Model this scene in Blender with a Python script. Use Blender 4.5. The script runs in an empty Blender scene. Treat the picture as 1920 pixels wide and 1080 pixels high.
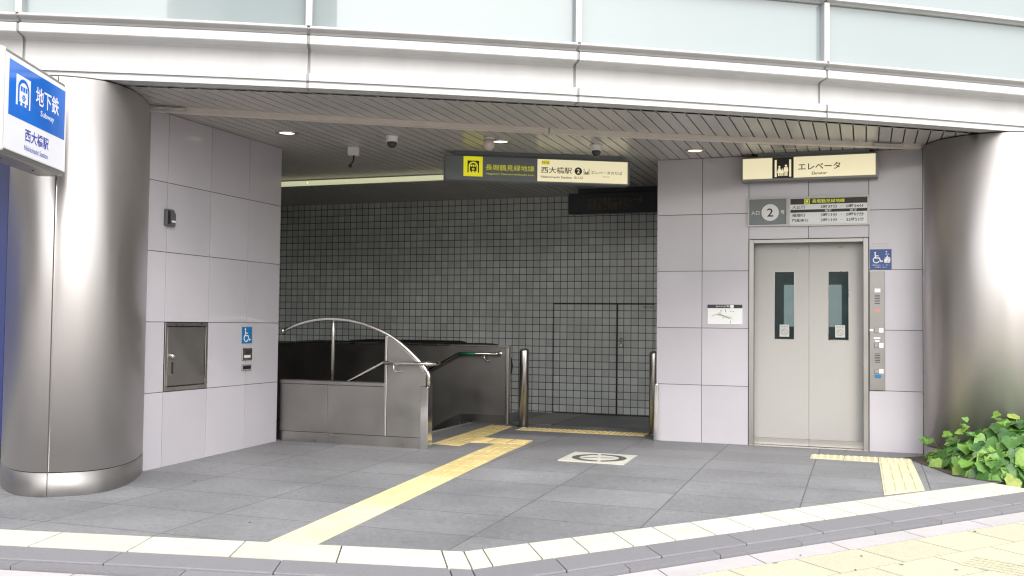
import bpy, bmesh, math, random
from mathutils import Vector, Matrix
random.seed(7)
C = bpy.context.scene.collection
S = bpy.context.scene
# ------------------------------------------------------------------ camera, sky, sun, exposure
F, YAW, PITCH, ROLL, CU, CV, CH = 1854.0987, -0.343803, 0.036965, 0.011659, 5.664122, -10.487554, 1.212557
_f = Vector((math.sin(YAW)*math.cos(PITCH), math.cos(YAW)*math.cos(PITCH), math.sin(PITCH)))
_r0 = Vector((math.cos(YAW), -math.sin(YAW), 0)); _u0 = _r0.cross(_f)
_r = math.cos(ROLL)*_r0 + math.sin(ROLL)*_u0
_u = -math.sin(ROLL)*_r0 + math.cos(ROLL)*_u0
CAM = Vector((CU, CV, CH))
cd = bpy.data.cameras.new('camera'); cam = bpy.data.objects.new('camera', cd); C.objects.link(cam)
cam.matrix_world = Matrix(((_r.x, _u.x, -_f.x, CU), (_r.y, _u.y, -_f.y, CV), (_r.z, _u.z, -_f.z, CH), (0, 0, 0, 1)))
cd.sensor_width = 36.0; cd.lens = 36.0*F/1920; cd.clip_start = 0.05; cd.clip_end = 1500
S.camera = cam
SUN_EL, SUN_AZ = math.radians(46), math.radians(150)
w = bpy.data.worlds.new('World'); S.world = w; w.use_nodes = True
nt = w.node_tree; bg = nt.nodes['Background']
sky = nt.nodes.new('ShaderNodeTexSky'); sky.sky_type = 'NISHITA'; sky.sun_disc = False
sky.sun_elevation = SUN_EL; sky.sun_rotation = SUN_AZ
sky.air_density = 1.6; sky.dust_density = 4.0; sky.ozone_density = 1.0
hs = nt.nodes.new('ShaderNodeHueSaturation'); hs.inputs['Saturation'].default_value = 0.22
nt.links.new(sky.outputs[0], hs.inputs['Color']); nt.links.new(hs.outputs[0], bg.inputs['Color'])
bg.inputs['Strength'].default_value = 0.15
sd = bpy.data.lights.new('sun', 'SUN'); sd.energy = 0.5; sd.angle = math.radians(115); sd.color = (1, 0.97, 0.93)
sun = bpy.data.objects.new('sun', sd); C.objects.link(sun)
# the sky's sun_rotation runs clockwise from +Y; the light comes from there
sdir = Vector((math.sin(SUN_AZ)*math.cos(SUN_EL), math.cos(SUN_AZ)*math.cos(SUN_EL), math.sin(SUN_EL)))
sun.rotation_euler = sdir.to_track_quat('Z', 'Y').to_euler(); sun.location = (6, -20, 25)
vs = S.view_settings; vs.view_transform = 'Standard'; vs.look = 'None'; vs.gamma = 1.0; vs.use_curve_mapping = False
vs.exposure = 1.32
S.cycles.pixel_filter_type = 'BLACKMAN_HARRIS'; S.cycles.filter_width = 1.2
S.cycles.max_bounces = 10; S.cycles.diffuse_bounces = 6
S.cycles.caustics_reflective = False; S.cycles.caustics_refractive = False

# ------------------------------------------------------------------ helpers
def ray(x, y): return _f + (x-960)/F*_r - (y-540)/F*_u
def px(x, y, ax, c):
    i = 'uvz'.index(ax); d = ray(x, y); return CAM + d*((c-CAM[i])/d[i])
def gz(v): return 0.02*max(min(0.0, v+1.6), -11.0)
def gnd(x, y, off=0.0):
    z = 0.0
    for _ in range(40):
        q = px(x, y, 'z', z); z = gz(q.y)-off
    return q

class Fr:
    """a plane: x to the right, y up, d out towards the viewer"""
    def __init__(s, o, x, y=(0, 0, 1)):
        s.o = Vector(o); s.x = Vector(x).normalized(); s.y = Vector(y).normalized(); s.n = s.x.cross(s.y)
    def p(s, x, y, d=0.0): return s.o + s.x*x + s.y*y + s.n*d
    def px(s, X, Y, d=0.0):
        r = ray(X, Y); t = ((s.o + s.n*d - CAM).dot(s.n))/r.dot(s.n); q = CAM + r*t - s.o
        return q.dot(s.x), q.dot(s.y)

class MB:
    def __init__(s): s.b = bmesh.new(); s.sm = False
    def quad(s, *ps):
        return s.b.faces.new([s.b.verts.new(p) for p in ps])
    def poly(s, ps): return s.b.faces.new([s.b.verts.new(p) for p in ps])
    def hexa(s, a, c):
        """a: four bottom corners, c: four matching top corners"""
        va = [s.b.verts.new(p) for p in a]; vc = [s.b.verts.new(p) for p in c]
        fs = [s.b.faces.new(va[::-1]), s.b.faces.new(vc)]
        n = len(a)
        for i in range(n):
            fs.append(s.b.faces.new((va[i], va[(i+1) % n], vc[(i+1) % n], vc[i])))
        return fs
    def box(s, fr, x0, x1, y0, y1, d0, d1):
        s.hexa([fr.p(x0, y0, d0), fr.p(x1, y0, d0), fr.p(x1, y1, d0), fr.p(x0, y1, d0)],
               [fr.p(x0, y0, d1), fr.p(x1, y0, d1), fr.p(x1, y1, d1), fr.p(x0, y1, d1)])
    def abox(s, x0, x1, y0, y1, z0, z1):
        s.hexa([(x0, y0, z0), (x1, y0, z0), (x1, y1, z0), (x0, y1, z0)], [(x0, y0, z1), (x1, y0, z1), (x1, y1, z1), (x0, y1, z1)])
    def prism(s, fr, pts, d0, d1):
        s.hexa([fr.p(x, y, d0) for x, y in pts], [fr.p(x, y, d1) for x, y in pts])
    def disc(s, fr, cx, cy, r, d0, d1, n=24, ry=None):
        ry = ry or r
        s.prism(fr, [(cx+r*math.cos(2*math.pi*i/n), cy+ry*math.sin(2*math.pi*i/n)) for i in range(n)], d0, d1)
    def ring(s, fr, cx, cy, r0, r1, d0, d1, n=32, a0=0, a1=360):
        st = []
        for i in range(n+1):
            a = math.radians(a0+(a1-a0)*i/n); st.append((math.cos(a), math.sin(a)))
        for i in range(n):
            (c0, s0), (c1, s1) = st[i], st[i+1]
            s.prism(fr, [(cx+r0*c0, cy+r0*s0), (cx+r1*c0, cy+r1*s0), (cx+r1*c1, cy+r1*s1), (cx+r0*c1, cy+r0*s1)], d0, d1)
    def stroke(s, fr, pts, wd, d0, d1):
        for i in range(len(pts)-1):
            a, b = Vector(pts[i]), Vector(pts[i+1]); t = (b-a).normalized(); n = Vector((-t.y, t.x))*wd/2; e = t*wd*0.35
            dd = d1+0.00012*i
            s.prism(fr, [tuple(a-e-n), tuple(b+e-n), tuple(b+e+n), tuple(a-e+n)], d0, dd)
    def tube(s, pts, r, n=12, cap=True):
        pts = [Vector(p) for p in pts]; rings = []; up = None
        for i, p in enumerate(pts):
            t = (pts[min(i+1, len(pts)-1)]-pts[max(i-1, 0)]).normalized()
            if up is None:
                up = t.orthogonal().normalized()
            up = (up - t*up.dot(t)).normalized(); sd_ = t.cross(up)
            rr = r[i] if isinstance(r, (list, tuple)) else r
            rings.append([s.b.verts.new(p + up*rr*math.cos(2*math.pi*k/n) + sd_*rr*math.sin(2*math.pi*k/n)) for k in range(n)])
        for a, b in zip(rings, rings[1:]):
            for k in range(n):
                f = s.b.faces.new((a[k], a[(k+1) % n], b[(k+1) % n], b[k])); f.smooth = True
        if cap:
            s.b.faces.new(rings[0][::-1]); s.b.faces.new(rings[-1])
    def lathe(s, c, prof, n=24, axis=(0, 0, 1)):
        """prof: (radius, height) list"""
        ax = Vector(axis).normalized(); e1 = ax.orthogonal().normalized(); e2 = ax.cross(e1); c = Vector(c); rings = []
        for r, h in prof:
            r = max(r, 1e-4)
            rings.append([s.b.verts.new(c + ax*h + e1*r*math.cos(2*math.pi*k/n) + e2*r*math.sin(2*math.pi*k/n)) for k in range(n)])
        for a, b in zip(rings, rings[1:]):
            for k in range(n):
                f = s.b.faces.new((a[k], a[(k+1) % n], b[(k+1) % n], b[k])); f.smooth = True
        s.b.faces.new(rings[0][::-1]); s.b.faces.new(rings[-1])
    def bevel(s, w_, seg=1, ang=30):
        s.b.normal_update()
        es = [e for e in s.b.edges if len(e.link_faces) == 2 and e.calc_face_angle(0) > math.radians(ang)]
        bmesh.ops.bevel(s.b, geom=es, offset=w_, segments=seg, profile=0.5, affect='EDGES', clamp_overlap=True)
    def build(s, name, mat, parent=None, sharp=True):
        bmesh.ops.recalc_face_normals(s.b, faces=s.b.faces[:])
        if parent is not None:
            root = parent
            while root.parent: root = root.parent
            bmesh.ops.translate(s.b, verts=s.b.verts[:], vec=-Vector(root.location))
        m = bpy.data.meshes.new(name); s.b.to_mesh(m); s.b.free(); m.materials.append(mat)
        o = bpy.data.objects.new(name, m); C.objects.link(o)
        if parent is not None: o.parent = parent
        return o

def tag(o, label=None, cat=None, group=None, kind=None):
    if label: o['label'] = label
    if cat: o['category'] = cat
    if group: o['group'] = group
    if kind: o['kind'] = kind
    return o
def thing(name, label, cat, loc=(0, 0, 0), group=None):
    o = bpy.data.objects.new(name, None); o.location = loc; o.empty_display_size = 0.1; C.objects.link(o)
    return tag(o, label, cat, group)
def struct(name, mb, mat): return tag(mb.build(name, mat), kind='structure')
def dup(root, loc, label):
    r = root.copy(); C.objects.link(r); r.location = loc; r['label'] = label
    for ch in list(root.children):
        c = ch.copy(); C.objects.link(c); c.parent = r
        for g_ in list(ch.children):
            d = g_.copy(); C.objects.link(d); d.parent = c
    return r
def text(fr, body, x0, x1, y0, y1, d, mat, parent, bold=0.0, name='lettering'):
    c = bpy.data.curves.new('lettering_curve', 'FONT'); c.body = body; c.offset = bold; c.resolution_u = 3
    t = bpy.data.objects.new('lettering_curve', c); C.objects.link(t)
    dg = bpy.context.evaluated_depsgraph_get(); dg.update()
    m = bpy.data.meshes.new_from_object(t.evaluated_get(dg)); bpy.data.objects.remove(t); bpy.data.curves.remove(c)
    xs = [v.co.x for v in m.vertices]; ys = [v.co.y for v in m.vertices]
    ax, bx, ay, by = min(xs), max(xs), min(ys), max(ys)
    root = parent
    while root.parent: root = root.parent
    L = Vector(root.location)
    for v in m.vertices:
        v.co = fr.p(x0+(v.co.x-ax)/(bx-ax)*(x1-x0), y0+(v.co.y-ay)/max(by-ay, 1e-6)*(y1-y0), d) - L
    m.materials.clear(); m.materials.append(mat); m.name = name
    o = bpy.data.objects.new(name, m); C.objects.link(o); o.parent = parent
    return o
def tpx(fr, body, X0, Y0, X1, Y1, d, mat, parent, bold=0.0):
    """lettering whose top-left / bottom-right corners are given on the sign's plane"""
    a = fr.px(X0, Y0, d); b = fr.px(X1, Y1, d)
    return text(fr, body, a[0], b[0], min(a[1], b[1]), max(a[1], b[1]), d, mat, parent, bold)

# ------------------------------------------------------------------ materials
def node(nt, t, **kw):
    n = nt.nodes.new(t)
    for k, v in kw.items(): setattr(n, k, v)
    return n
def mat(name, col, rough=0.5, metal=0.0, spec=0.5, coat=0.0, emit=None, es=0.0, var=0.06, scale=3.0, bump=0.0, bscale=200, rvar=0.0, stretch=(1, 1, 1), island=0.0, aniso=0.0):
    m = bpy.data.materials.new(name); m.use_nodes = True; nt = m.node_tree; b = nt.nodes['Principled BSDF']
    b.inputs['Roughness'].default_value = rough; b.inputs['Metallic'].default_value = metal
    b.inputs['Specular IOR Level'].default_value = spec; b.inputs['Coat Weight'].default_value = coat
    b.inputs['Anisotropic'].default_value = aniso
    if aniso:
        tg = node(nt, 'ShaderNodeTangent', direction_type='RADIAL', axis='Z'); nt.links.new(tg.outputs[0], b.inputs['Tangent']); b.inputs['Anisotropic Rotation'].default_value = 0.25
    tc = node(nt, 'ShaderNodeTexCoord'); mp = node(nt, 'ShaderNodeMapping'); mp.inputs['Scale'].default_value = stretch
    nt.links.new(tc.outputs['Object'], mp.inputs['Vector'])
    nz = node(nt, 'ShaderNodeTexNoise'); nz.inputs['Scale'].default_value = scale; nz.inputs['Detail'].default_value = 5
    nt.links.new(mp.outputs[0], nz.inputs['Vector'])
    mr = node(nt, 'ShaderNodeMapRange'); mr.inputs[1].default_value = 0.3; mr.inputs[2].default_value = 0.7
    mr.inputs[3].default_value = 1-var; mr.inputs[4].default_value = 1+var
    nt.links.new(nz.outputs['Fac'], mr.inputs[0])
    val = mr.outputs[0]
    if island:
        gi = node(nt, 'ShaderNodeNewGeometry'); m2 = node(nt, 'ShaderNodeMapRange')
        m2.inputs[3].default_value = 1-island; m2.inputs[4].default_value = 1+island
        nt.links.new(gi.outputs['Random Per Island'], m2.inputs[0])
        mu = node(nt, 'ShaderNodeMath', operation='MULTIPLY'); nt.links.new(val, mu.inputs[0]); nt.links.new(m2.outputs[0], mu.inputs[1]); val = mu.outputs[0]
    mx = node(nt, 'ShaderNodeVectorMath', operation='SCALE'); mx.inputs[0].default_value = col[:3]
    nt.links.new(val, mx.inputs['Scale']); nt.links.new(mx.outputs[0], b.inputs['Base Color'])
    if rvar:
        r2 = node(nt, 'ShaderNodeMapRange'); r2.inputs[1].default_value = 0.3; r2.inputs[2].default_value = 0.7
        r2.inputs[3].default_value = rough-rvar; r2.inputs[4].default_value = rough+rvar
        nt.links.new(nz.outputs['Fac'], r2.inputs[0]); nt.links.new(r2.outputs[0], b.inputs['Roughness'])
    if bump:
        n2 = node(nt, 'ShaderNodeTexNoise'); n2.inputs['Scale'].default_value = bscale; n2.inputs['Detail'].default_value = 3
        nt.links.new(tc.outputs['Object'], n2.inputs['Vector'])
        bp = node(nt, 'ShaderNodeBump'); bp.inputs['Strength'].default_value = bump; bp.inputs['Distance'].default_value = 0.004
        nt.links.new(n2.outputs['Fac'], bp.inputs['Height']); nt.links.new(bp.outputs[0], b.inputs['Normal'])
    if emit:
        b.inputs['Emission Color'].default_value = (*emit, 1); b.inputs['Emission Strength'].default_value = es
    return m
def grid_mat(name, col, joint, axes, pitch, off, width, rough, cellvar=0.08, speck=0.0, spscale=180, bump=0.3, metal=0.0, spec=0.5, stain=0.08, mottle=0.0, spots=0.0):
    """a tiled or paved surface: joints every pitch along two axes, tone shifting from tile to tile"""
    m = bpy.data.materials.new(name); m.use_nodes = True; nt = m.node_tree; b = nt.nodes['Principled BSDF']
    L = nt.links.new
    tc = node(nt, 'ShaderNodeTexCoord'); sp = node(nt, 'ShaderNodeSeparateXYZ'); L(tc.outputs['Object'], sp.inputs[0])
    def M(op, a, c=None):
        n = node(nt, 'ShaderNodeMath', operation=op)
        for i, x in enumerate((a, c)):
            if x is None: continue
            if isinstance(x, (int, float)): n.inputs[i].default_value = x
            else: L(x, n.inputs[i])
        return n.outputs[0]
    masks, cells = [], []
    for k in range(2):
        q = M('DIVIDE', M('SUBTRACT', sp.outputs[axes[k]], off[k]), pitch[k]); cells.append(M('FLOOR', q))
        fr_ = M('FRACT', q); e = M('MINIMUM', fr_, M('SUBTRACT', 1.0, fr_)); masks.append(M('MULTIPLY', e, pitch[k]))
    d = M('MINIMUM', masks[0], masks[1])
    mr = node(nt, 'ShaderNodeMapRange', interpolation_type='SMOOTHSTEP'); mr.inputs[1].default_value = width*0.35; mr.inputs[2].default_value = width*0.65
    L(d, mr.inputs[0]); face = mr.outputs[0]
    cv = node(nt, 'ShaderNodeCombineXYZ'); L(cells[0], cv.inputs[0]); L(cells[1], cv.inputs[1])
    wn = node(nt, 'ShaderNodeTexWhiteNoise', noise_dimensions='2D'); L(cv.outputs[0], wn.inputs['Vector'])
    tone = node(nt, 'ShaderNodeMapRange'); tone.inputs[3].default_value = 1-cellvar; tone.inputs[4].default_value = 1+cellvar; L(wn.outputs['Value'], tone.inputs[0])
    n1 = node(nt, 'ShaderNodeTexNoise'); n1.inputs['Scale'].default_value = 1.3; n1.inputs['Detail'].default_value = 6; L(tc.outputs['Object'], n1.inputs['Vector'])
    st = node(nt, 'ShaderNodeMapRange'); st.inputs[1].default_value = 0.3; st.inputs[2].default_value = 0.7; st.inputs[3].default_value = 1-stain; st.inputs[4].default_value = 1+stain; L(n1.outputs['Fac'], st.inputs[0])
    n2 = node(nt, 'ShaderNodeTexNoise'); n2.inputs['Scale'].default_value = spscale; n2.inputs['Detail'].default_value = 2; L(tc.outputs['Object'], n2.inputs['Vector'])
    s2 = node(nt, 'ShaderNodeMapRange'); s2.inputs[1].default_value = 0.3; s2.inputs[2].default_value = 0.7; s2.inputs[3].default_value = 1-speck; s2.inputs[4].default_value = 1+speck; L(n2.outputs['Fac'], s2.inputs[0])
    v = M('MULTIPLY', M('MULTIPLY', tone.outputs[0], st.outputs[0]), s2.outputs[0])
    if mottle:
        n3 = node(nt, 'ShaderNodeTexNoise'); n3.inputs['Scale'].default_value = 22; n3.inputs['Detail'].default_value = 8; n3.inputs['Roughness'].default_value = 0.75; L(tc.outputs['Object'], n3.inputs['Vector'])
        s3 = node(nt, 'ShaderNodeMapRange'); s3.inputs[1].default_value = 0.3; s3.inputs[2].default_value = 0.7; s3.inputs[3].default_value = 1-mottle; s3.inputs[4].default_value = 1+mottle; L(n3.outputs['Fac'], s3.inputs[0]); v = M('MULTIPLY', v, s3.outputs[0])
    if spots:
        vo = node(nt, 'ShaderNodeTexVoronoi'); vo.inputs['Scale'].default_value = 2.2; L(tc.outputs['Object'], vo.inputs['Vector'])
        s4 = node(nt, 'ShaderNodeMapRange', interpolation_type='SMOOTHSTEP'); s4.inputs[1].default_value = 0.035; s4.inputs[2].default_value = 0.055; s4.inputs[3].default_value = 1-spots; s4.inputs[4].default_value = 1.0; L(vo.outputs['Distance'], s4.inputs[0]); v = M('MULTIPLY', v, s4.outputs[0])
    sc = node(nt, 'ShaderNodeVectorMath', operation='SCALE'); sc.inputs[0].default_value = col; L(v, sc.inputs['Scale'])
    mx = node(nt, 'ShaderNodeMix', data_type='RGBA'); L(face, mx.inputs['Factor']); mx.inputs['A'].default_value = (*joint, 1); L(sc.outputs[0], mx.inputs['B'])
    L(mx.outputs['Result'], b.inputs['Base Color'])
    rr = M('MULTIPLY', st.outputs[0], rough); L(rr, b.inputs['Roughness'])
    b.inputs['Metallic'].default_value = metal; b.inputs['Specular IOR Level'].default_value = spec
    bp = node(nt, 'ShaderNodeBump'); bp.inputs['Strength'].default_value = bump; bp.inputs['Distance'].default_value = 0.003
    L(M('ADD', M('MULTIPLY', n2.outputs['Fac'], 0.25), face), bp.inputs['Height']); L(bp.outputs[0], b.inputs['Normal'])
    return m

M_panel = mat('lilac_panel', (0.512, 0.489, 0.525), 0.11, spec=0.5, var=0.04, scale=1.4, island=0.04, rvar=0.04)
M_joint = mat('dark_joint', (0.13, 0.115, 0.115), 0.8)
M_steel = mat('brushed_steel', (0.62, 0.59, 0.565), 0.27, metal=1.0, var=0.05, scale=3, stretch=(1, 1, 0.15), rvar=0.05)
M_column = mat('column_steel', (0.515, 0.487, 0.473), 0.42, metal=0.88, var=0.015, scale=1.2, stretch=(2.5, 2.5, 0.1), aniso=0.75)
M_band = mat('column_base_steel', (0.36, 0.345, 0.335), 0.5, metal=0.9, var=0.08, scale=6, rvar=0.06, aniso=0.6)
M_polish = mat('polished_steel', (0.74, 0.72, 0.70), 0.14, metal=1.0, var=0.03)
M_satin = mat('satin_steel_panel', (0.33, 0.315, 0.30), 0.42, metal=1.0, var=0.06, scale=4, rvar=0.05)
M_lframe2 = mat('sign_frame_alloy', (0.48, 0.47, 0.455), 0.45, metal=0.6, var=0.03)
M_lframe = mat('lift_frame_steel', (0.40, 0.385, 0.365), 0.38, metal=0.9, var=0.05, scale=3, rvar=0.05)
M_dsteel = mat('dull_steel', (0.42, 0.40, 0.38), 0.30, metal=1.0, var=0.07, scale=4, rvar=0.05)
M_soffit = mat('soffit_strip', (0.50, 0.475, 0.45), 0.27, var=0.03, scale=2, island=0.02)
M_track = mat('beige_rail', (0.68, 0.61, 0.55), 0.45, var=0.06, scale=6)
M_white = mat('white_metal_panel', (0.50, 0.493, 0.49), 0.42, var=0.045, scale=5, stretch=(1, 1, 0.12))
M_whiteb = mat('white_plastic', (0.78, 0.76, 0.72), 0.4)
M_gap = mat('shadow_gap', (0.06, 0.055, 0.05), 0.8)
M_grey = mat('mid_grey_metal', (0.30, 0.29, 0.285), 0.5)
M_reveal = mat('reveal_grey', (0.55, 0.54, 0.53), 0.5)
M_gasket = mat('gasket_grey', (0.34, 0.335, 0.33), 0.6)
M_mull = mat('mullion_grey', (0.42, 0.43, 0.46), 0.4)
M_dgrey = mat('dark_grey_plastic', (0.10, 0.10, 0.105), 0.45)
M_black = mat('black_plastic', (0.02, 0.02, 0.022), 0.35)
M_rubber = mat('black_rubber', (0.015, 0.015, 0.016), 0.5)
M_dome = mat('smoked_dome', (0.012, 0.012, 0.016), 0.06, coat=0.5)
M_ink = mat('black_print', (0.03, 0.027, 0.025), 0.5, var=0.02)
M_wink = mat('white_print', (0.80, 0.80, 0.80), 0.5, var=0.02)
M_bluep = mat('blue_print', (0.02, 0.045, 0.42), 0.4, var=0.02)
M_door = mat('cream_door', (0.42, 0.408, 0.388), 0.34, var=0.02, scale=2)
M_kick = mat('door_kick', (0.50, 0.48, 0.45), 0.3, metal=0.7, var=0.04)
def glass_mat():
    m = bpy.data.materials.new('tinted_door_glass'); m.use_nodes = True; nt = m.node_tree; b = nt.nodes['Principled BSDF']
    b.inputs['Base Color'].default_value = (0.03, 0.05, 0.05, 1); b.inputs['Roughness'].default_value = 0.03; b.inputs['Coat Weight'].default_value = 0.6
    tr = node(nt, 'ShaderNodeBsdfTransparent'); tr.inputs[0].default_value = (0.76, 0.81, 0.82, 1); ms = node(nt, 'ShaderNodeMixShader'); ms.inputs[0].default_value = 0.62
    nt.links.new(b.outputs[0], ms.inputs[1]); nt.links.new(tr.outputs[0], ms.inputs[2]); nt.links.new(ms.outputs[0], nt.nodes['Material Output'].inputs['Surface'])
    return m
M_glassd = glass_mat()
M_carwall = mat('lift_car_lining', (0.34, 0.36, 0.365), 0.4)
M_carglow = mat('lift_car_rear_glow', (0.40, 0.44, 0.43), 0.1, emit=(0.72, 0.82, 0.80), es=0.42, var=0.3, scale=3)  # glows in place of the bright view in the door windows
M_carlamp = mat('lift_car_lamp', (0.8, 0.8, 0.8), 0.4, emit=(1, 1, 0.95), es=0.5)
M_signgrey = mat('sign_slate', (0.185, 0.205, 0.21), 0.4, var=0.04, scale=2)
M_signhouse = mat('sign_housing', (0.27, 0.265, 0.255), 0.42, metal=0.5, var=0.04)
M_lit = mat('lit_cream', (0.75, 0.70, 0.50), 0.3, emit=(1.0, 0.90, 0.58), es=0.22, var=0.05, scale=1.5)
M_yellow = mat('sign_yellow', (0.75, 0.70, 0.02), 0.4, emit=(0.9, 0.85, 0.02), es=0.18, var=0.02)
M_yprint = mat('yellow_print', (0.72, 0.72, 0.05), 0.4, emit=(0.8, 0.8, 0.05), es=0.10, var=0.02)
M_bluelit = mat('blue_lit', (0.008, 0.13, 0.52), 0.12, emit=(0.005, 0.14, 0.62), es=0.12, var=0.30, scale=1.6)
M_whitelit = mat('white_lit', (0.80, 0.80, 0.84), 0.14, emit=(0.9, 0.92, 1.0), es=0.08, var=0.02)
M_led = mat('led_board', (0.012, 0.014, 0.018), 0.3)
M_ledt = mat('led_dots_off', (0.13, 0.085, 0.04), 0.6)
M_sblue = mat('sign_blue', (0.035, 0.075, 0.23), 0.4, var=0.03)
M_sblue2 = mat('sign_bright_blue', (0.015, 0.17, 0.40), 0.35, var=0.03)
M_paper = mat('paper', (0.46, 0.46, 0.445), 0.6, var=0.03)
M_mapg = mat('map_grey', (0.36, 0.37, 0.30), 0.6, var=0.1)
M_mapl = mat('map_pale', (0.62, 0.66, 0.54), 0.6, var=0.1)
M_green = mat('green_tape', (0.01, 0.14, 0.06), 0.45)
M_red = mat('faded_red', (0.55, 0.25, 0.22), 0.5)
M_aqua = mat('aqua_glass', (0.262, 0.305, 0.308), 0.06, spec=0.8, coat=0.3, var=0.03, scale=0.6)
M_lamp = mat('lamp_diffuser', (0.72, 0.68, 0.50), 0.4, emit=(0.9, 0.9, 0.58), es=0.22)
M_dl = mat('downlight_lens', (0.7, 0.7, 0.66), 0.3, emit=(1, 0.97, 0.88), es=0.8)
M_dlw = mat('downlight_lens_warm', (0.7, 0.6, 0.45), 0.3, emit=(1, 0.76, 0.45), es=0.9)
M_tw = mat('white_edge_tile', (0.56, 0.545, 0.475), 0.6, var=0.07, scale=5, island=0.04, bump=0.25)
M_tact = mat('yellow_tactile', (0.66, 0.53, 0.25), 0.6, var=0.10, scale=5, island=0.05, bump=0.2)
M_tactw = mat('worn_daylit_yellow_tactile', (0.70, 0.65, 0.42), 0.6, var=0.10, scale=7, island=0.05, bump=0.2)  # paler copy of the yellow: some wear, plus stronger daylight put into the colour
M_tactm = mat('part_daylit_yellow_tactile', (0.69, 0.61, 0.33), 0.6, var=0.10, scale=7, island=0.06, bump=0.2)  # in-between copy, part of the daylight towards the street put into the colour
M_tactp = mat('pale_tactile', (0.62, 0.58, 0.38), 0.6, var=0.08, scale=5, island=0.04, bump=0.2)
M_kerb = mat('granite_kerb', (0.20, 0.195, 0.21), 0.6, var=0.14, scale=160, island=0.06, bump=0.3)
M_pale = mat('pale_stone_slab', (0.45, 0.428, 0.435), 0.65, var=0.05, scale=6, island=0.03, bump=0.4, bscale=120)
M_yslab = mat('pale_yellow_slab', (0.475, 0.458, 0.345), 0.65, var=0.07, scale=40, island=0.04, bump=0.8, bscale=110)
M_under = mat('bedding_mortar', (0.10, 0.095, 0.09), 0.9)
M_road = mat('asphalt', (0.055, 0.055, 0.056), 0.85, var=0.15, scale=60, bump=0.5)
M_ground = mat('far_paving', (0.34, 0.33, 0.32), 0.85, var=0.1, scale=1)
M_soil = mat('soil', (0.05, 0.038, 0.028), 0.95, var=0.3, scale=30, bump=0.8, bscale=60)
M_floor = grid_mat('granite_paving', (0.195, 0.196, 0.204), (0.09, 0.09, 0.09), (0, 1), (0.9, 0.6), (1.63, -3.1), 0.008, 0.66, cellvar=0.10, speck=0.30, spscale=150, bump=0.3, stain=0.14, mottle=0.16, spots=0.22, spec=0.3)
M_tile = grid_mat('glazed_square_tile', (0.78, 0.81, 0.80), (0.14, 0.14, 0.135), (0, 2), (0.1, 0.1), (1.58, 0.017), 0.0095, 0.22, cellvar=0.10, speck=0.02, bump=0.35, stain=0.12)
M_plate = grid_mat('landing_plate', (0.16, 0.165, 0.165), (0.05, 0.05, 0.05), (0, 1), (0.02, 9.0), (0.0, 0.3), 0.008, 0.35, cellvar=0.02, speck=0.02, bump=0.5, metal=0.8)
M_stair = mat('stair_stone', (0.17, 0.17, 0.17), 0.6, var=0.1, scale=60)
M_dark = mat('dark_wall', (0.10, 0.10, 0.10), 0.6)
M_blueboard = mat('deep_blue_board', (0.03, 0.045, 0.17), 0.35)

UP = (0, 0, 1)
EL = Fr((0, 0, 0), (1, 0, 0))            # lift wall: x = u, y = z, faces -v
LW = Fr((0, 0, 0), (0, 1, 0))            # left wall: x = v, y = z, faces +u
edge_v = lambda u: 0.01816473*u*u + 0.47334437*u - 4.80439918
track_v = lambda u: -0.0152*u*u + 0.683*u - 3.865
def enorm(u):                              # outward horizontal normal of the canopy edge
    s = 2*0.01816473*u + 0.47334437; return Vector((s, -1, 0)).normalized()

# ------------------------------------------------------------------ the setting: ground, porch floor, kerb, pavement
def strip(mb, pts, a, b, lens, gap, ztop, thick, phase=None):
    """slabs laid along a polyline between offsets a and b (outwards), mitred at the corners"""
    n = len(pts); P = [Vector((x, y, 0)) for x, y in pts]; nr = []
    for i in range(n-1):
        t = (P[i+1]-P[i]).normalized(); nr.append(Vector((t.y, -t.x, 0)))
    mi = []
    for i in range(n):
        if i == 0: mi.append(nr[0])
        elif i == n-1: mi.append(nr[-1])
        else:
            h = (nr[i-1]+nr[i]).normalized(); mi.append(h/h.dot(nr[i]))
    for i in range(n-1):
        ln = (P[i+1]-P[i]).length; L_ = lens[i]; ph = (phase[i] if phase else 0.0)
        cuts = [0.0]; x = ph
        while x < ln-0.02:
            if x > 0.02: cuts.append(x)
            x += L_
        cuts.append(ln)
        for c0, c1 in zip(cuts, cuts[1:]):
            t0, t1 = (c0+gap/2)/ln, (c1-gap/2)/ln
            A0 = (P[i]+mi[i]*a).lerp(P[i+1]+mi[i+1]*a, t0); A1 = (P[i]+mi[i]*a).lerp(P[i+1]+mi[i+1]*a, t1)
            B0 = (P[i]+mi[i]*b).lerp(P[i+1]+mi[i+1]*b, t0); B1 = (P[i]+mi[i]*b).lerp(P[i+1]+mi[i+1]*b, t1)
            top = [Vector((q.x, q.y, ztop(q.y))) for q in (A0, B0, B1, A1)]
            mb.hexa([q-Vector((0, 0, thick)) for q in top], top)
LINE = [(-7.0, -7.11), (0.651, -5.775), (3.526, -5.272), (6.607, -1.745)]
LINEK = LINE[:-1] + [(6.607, -1.745), (8.6, 0.30), (12.0, 3.7)]

mb = MB()
fp = [(-7.0, -7.11)] + LINE[1:3] + [(6.607, -1.745), (6.75, -1.6), (-7, -1.6)]
mb.poly([(x, y, gz(y)) for x, y in fp])
mb.poly([(1.1, -1.6, 0), (6.75, -1.6, 0), (8.6, 0.30, 0), (10.9, 2.66, 0), (1.1, 2.66, 0)])
porch = struct('porch_floor', mb, M_floor)

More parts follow.
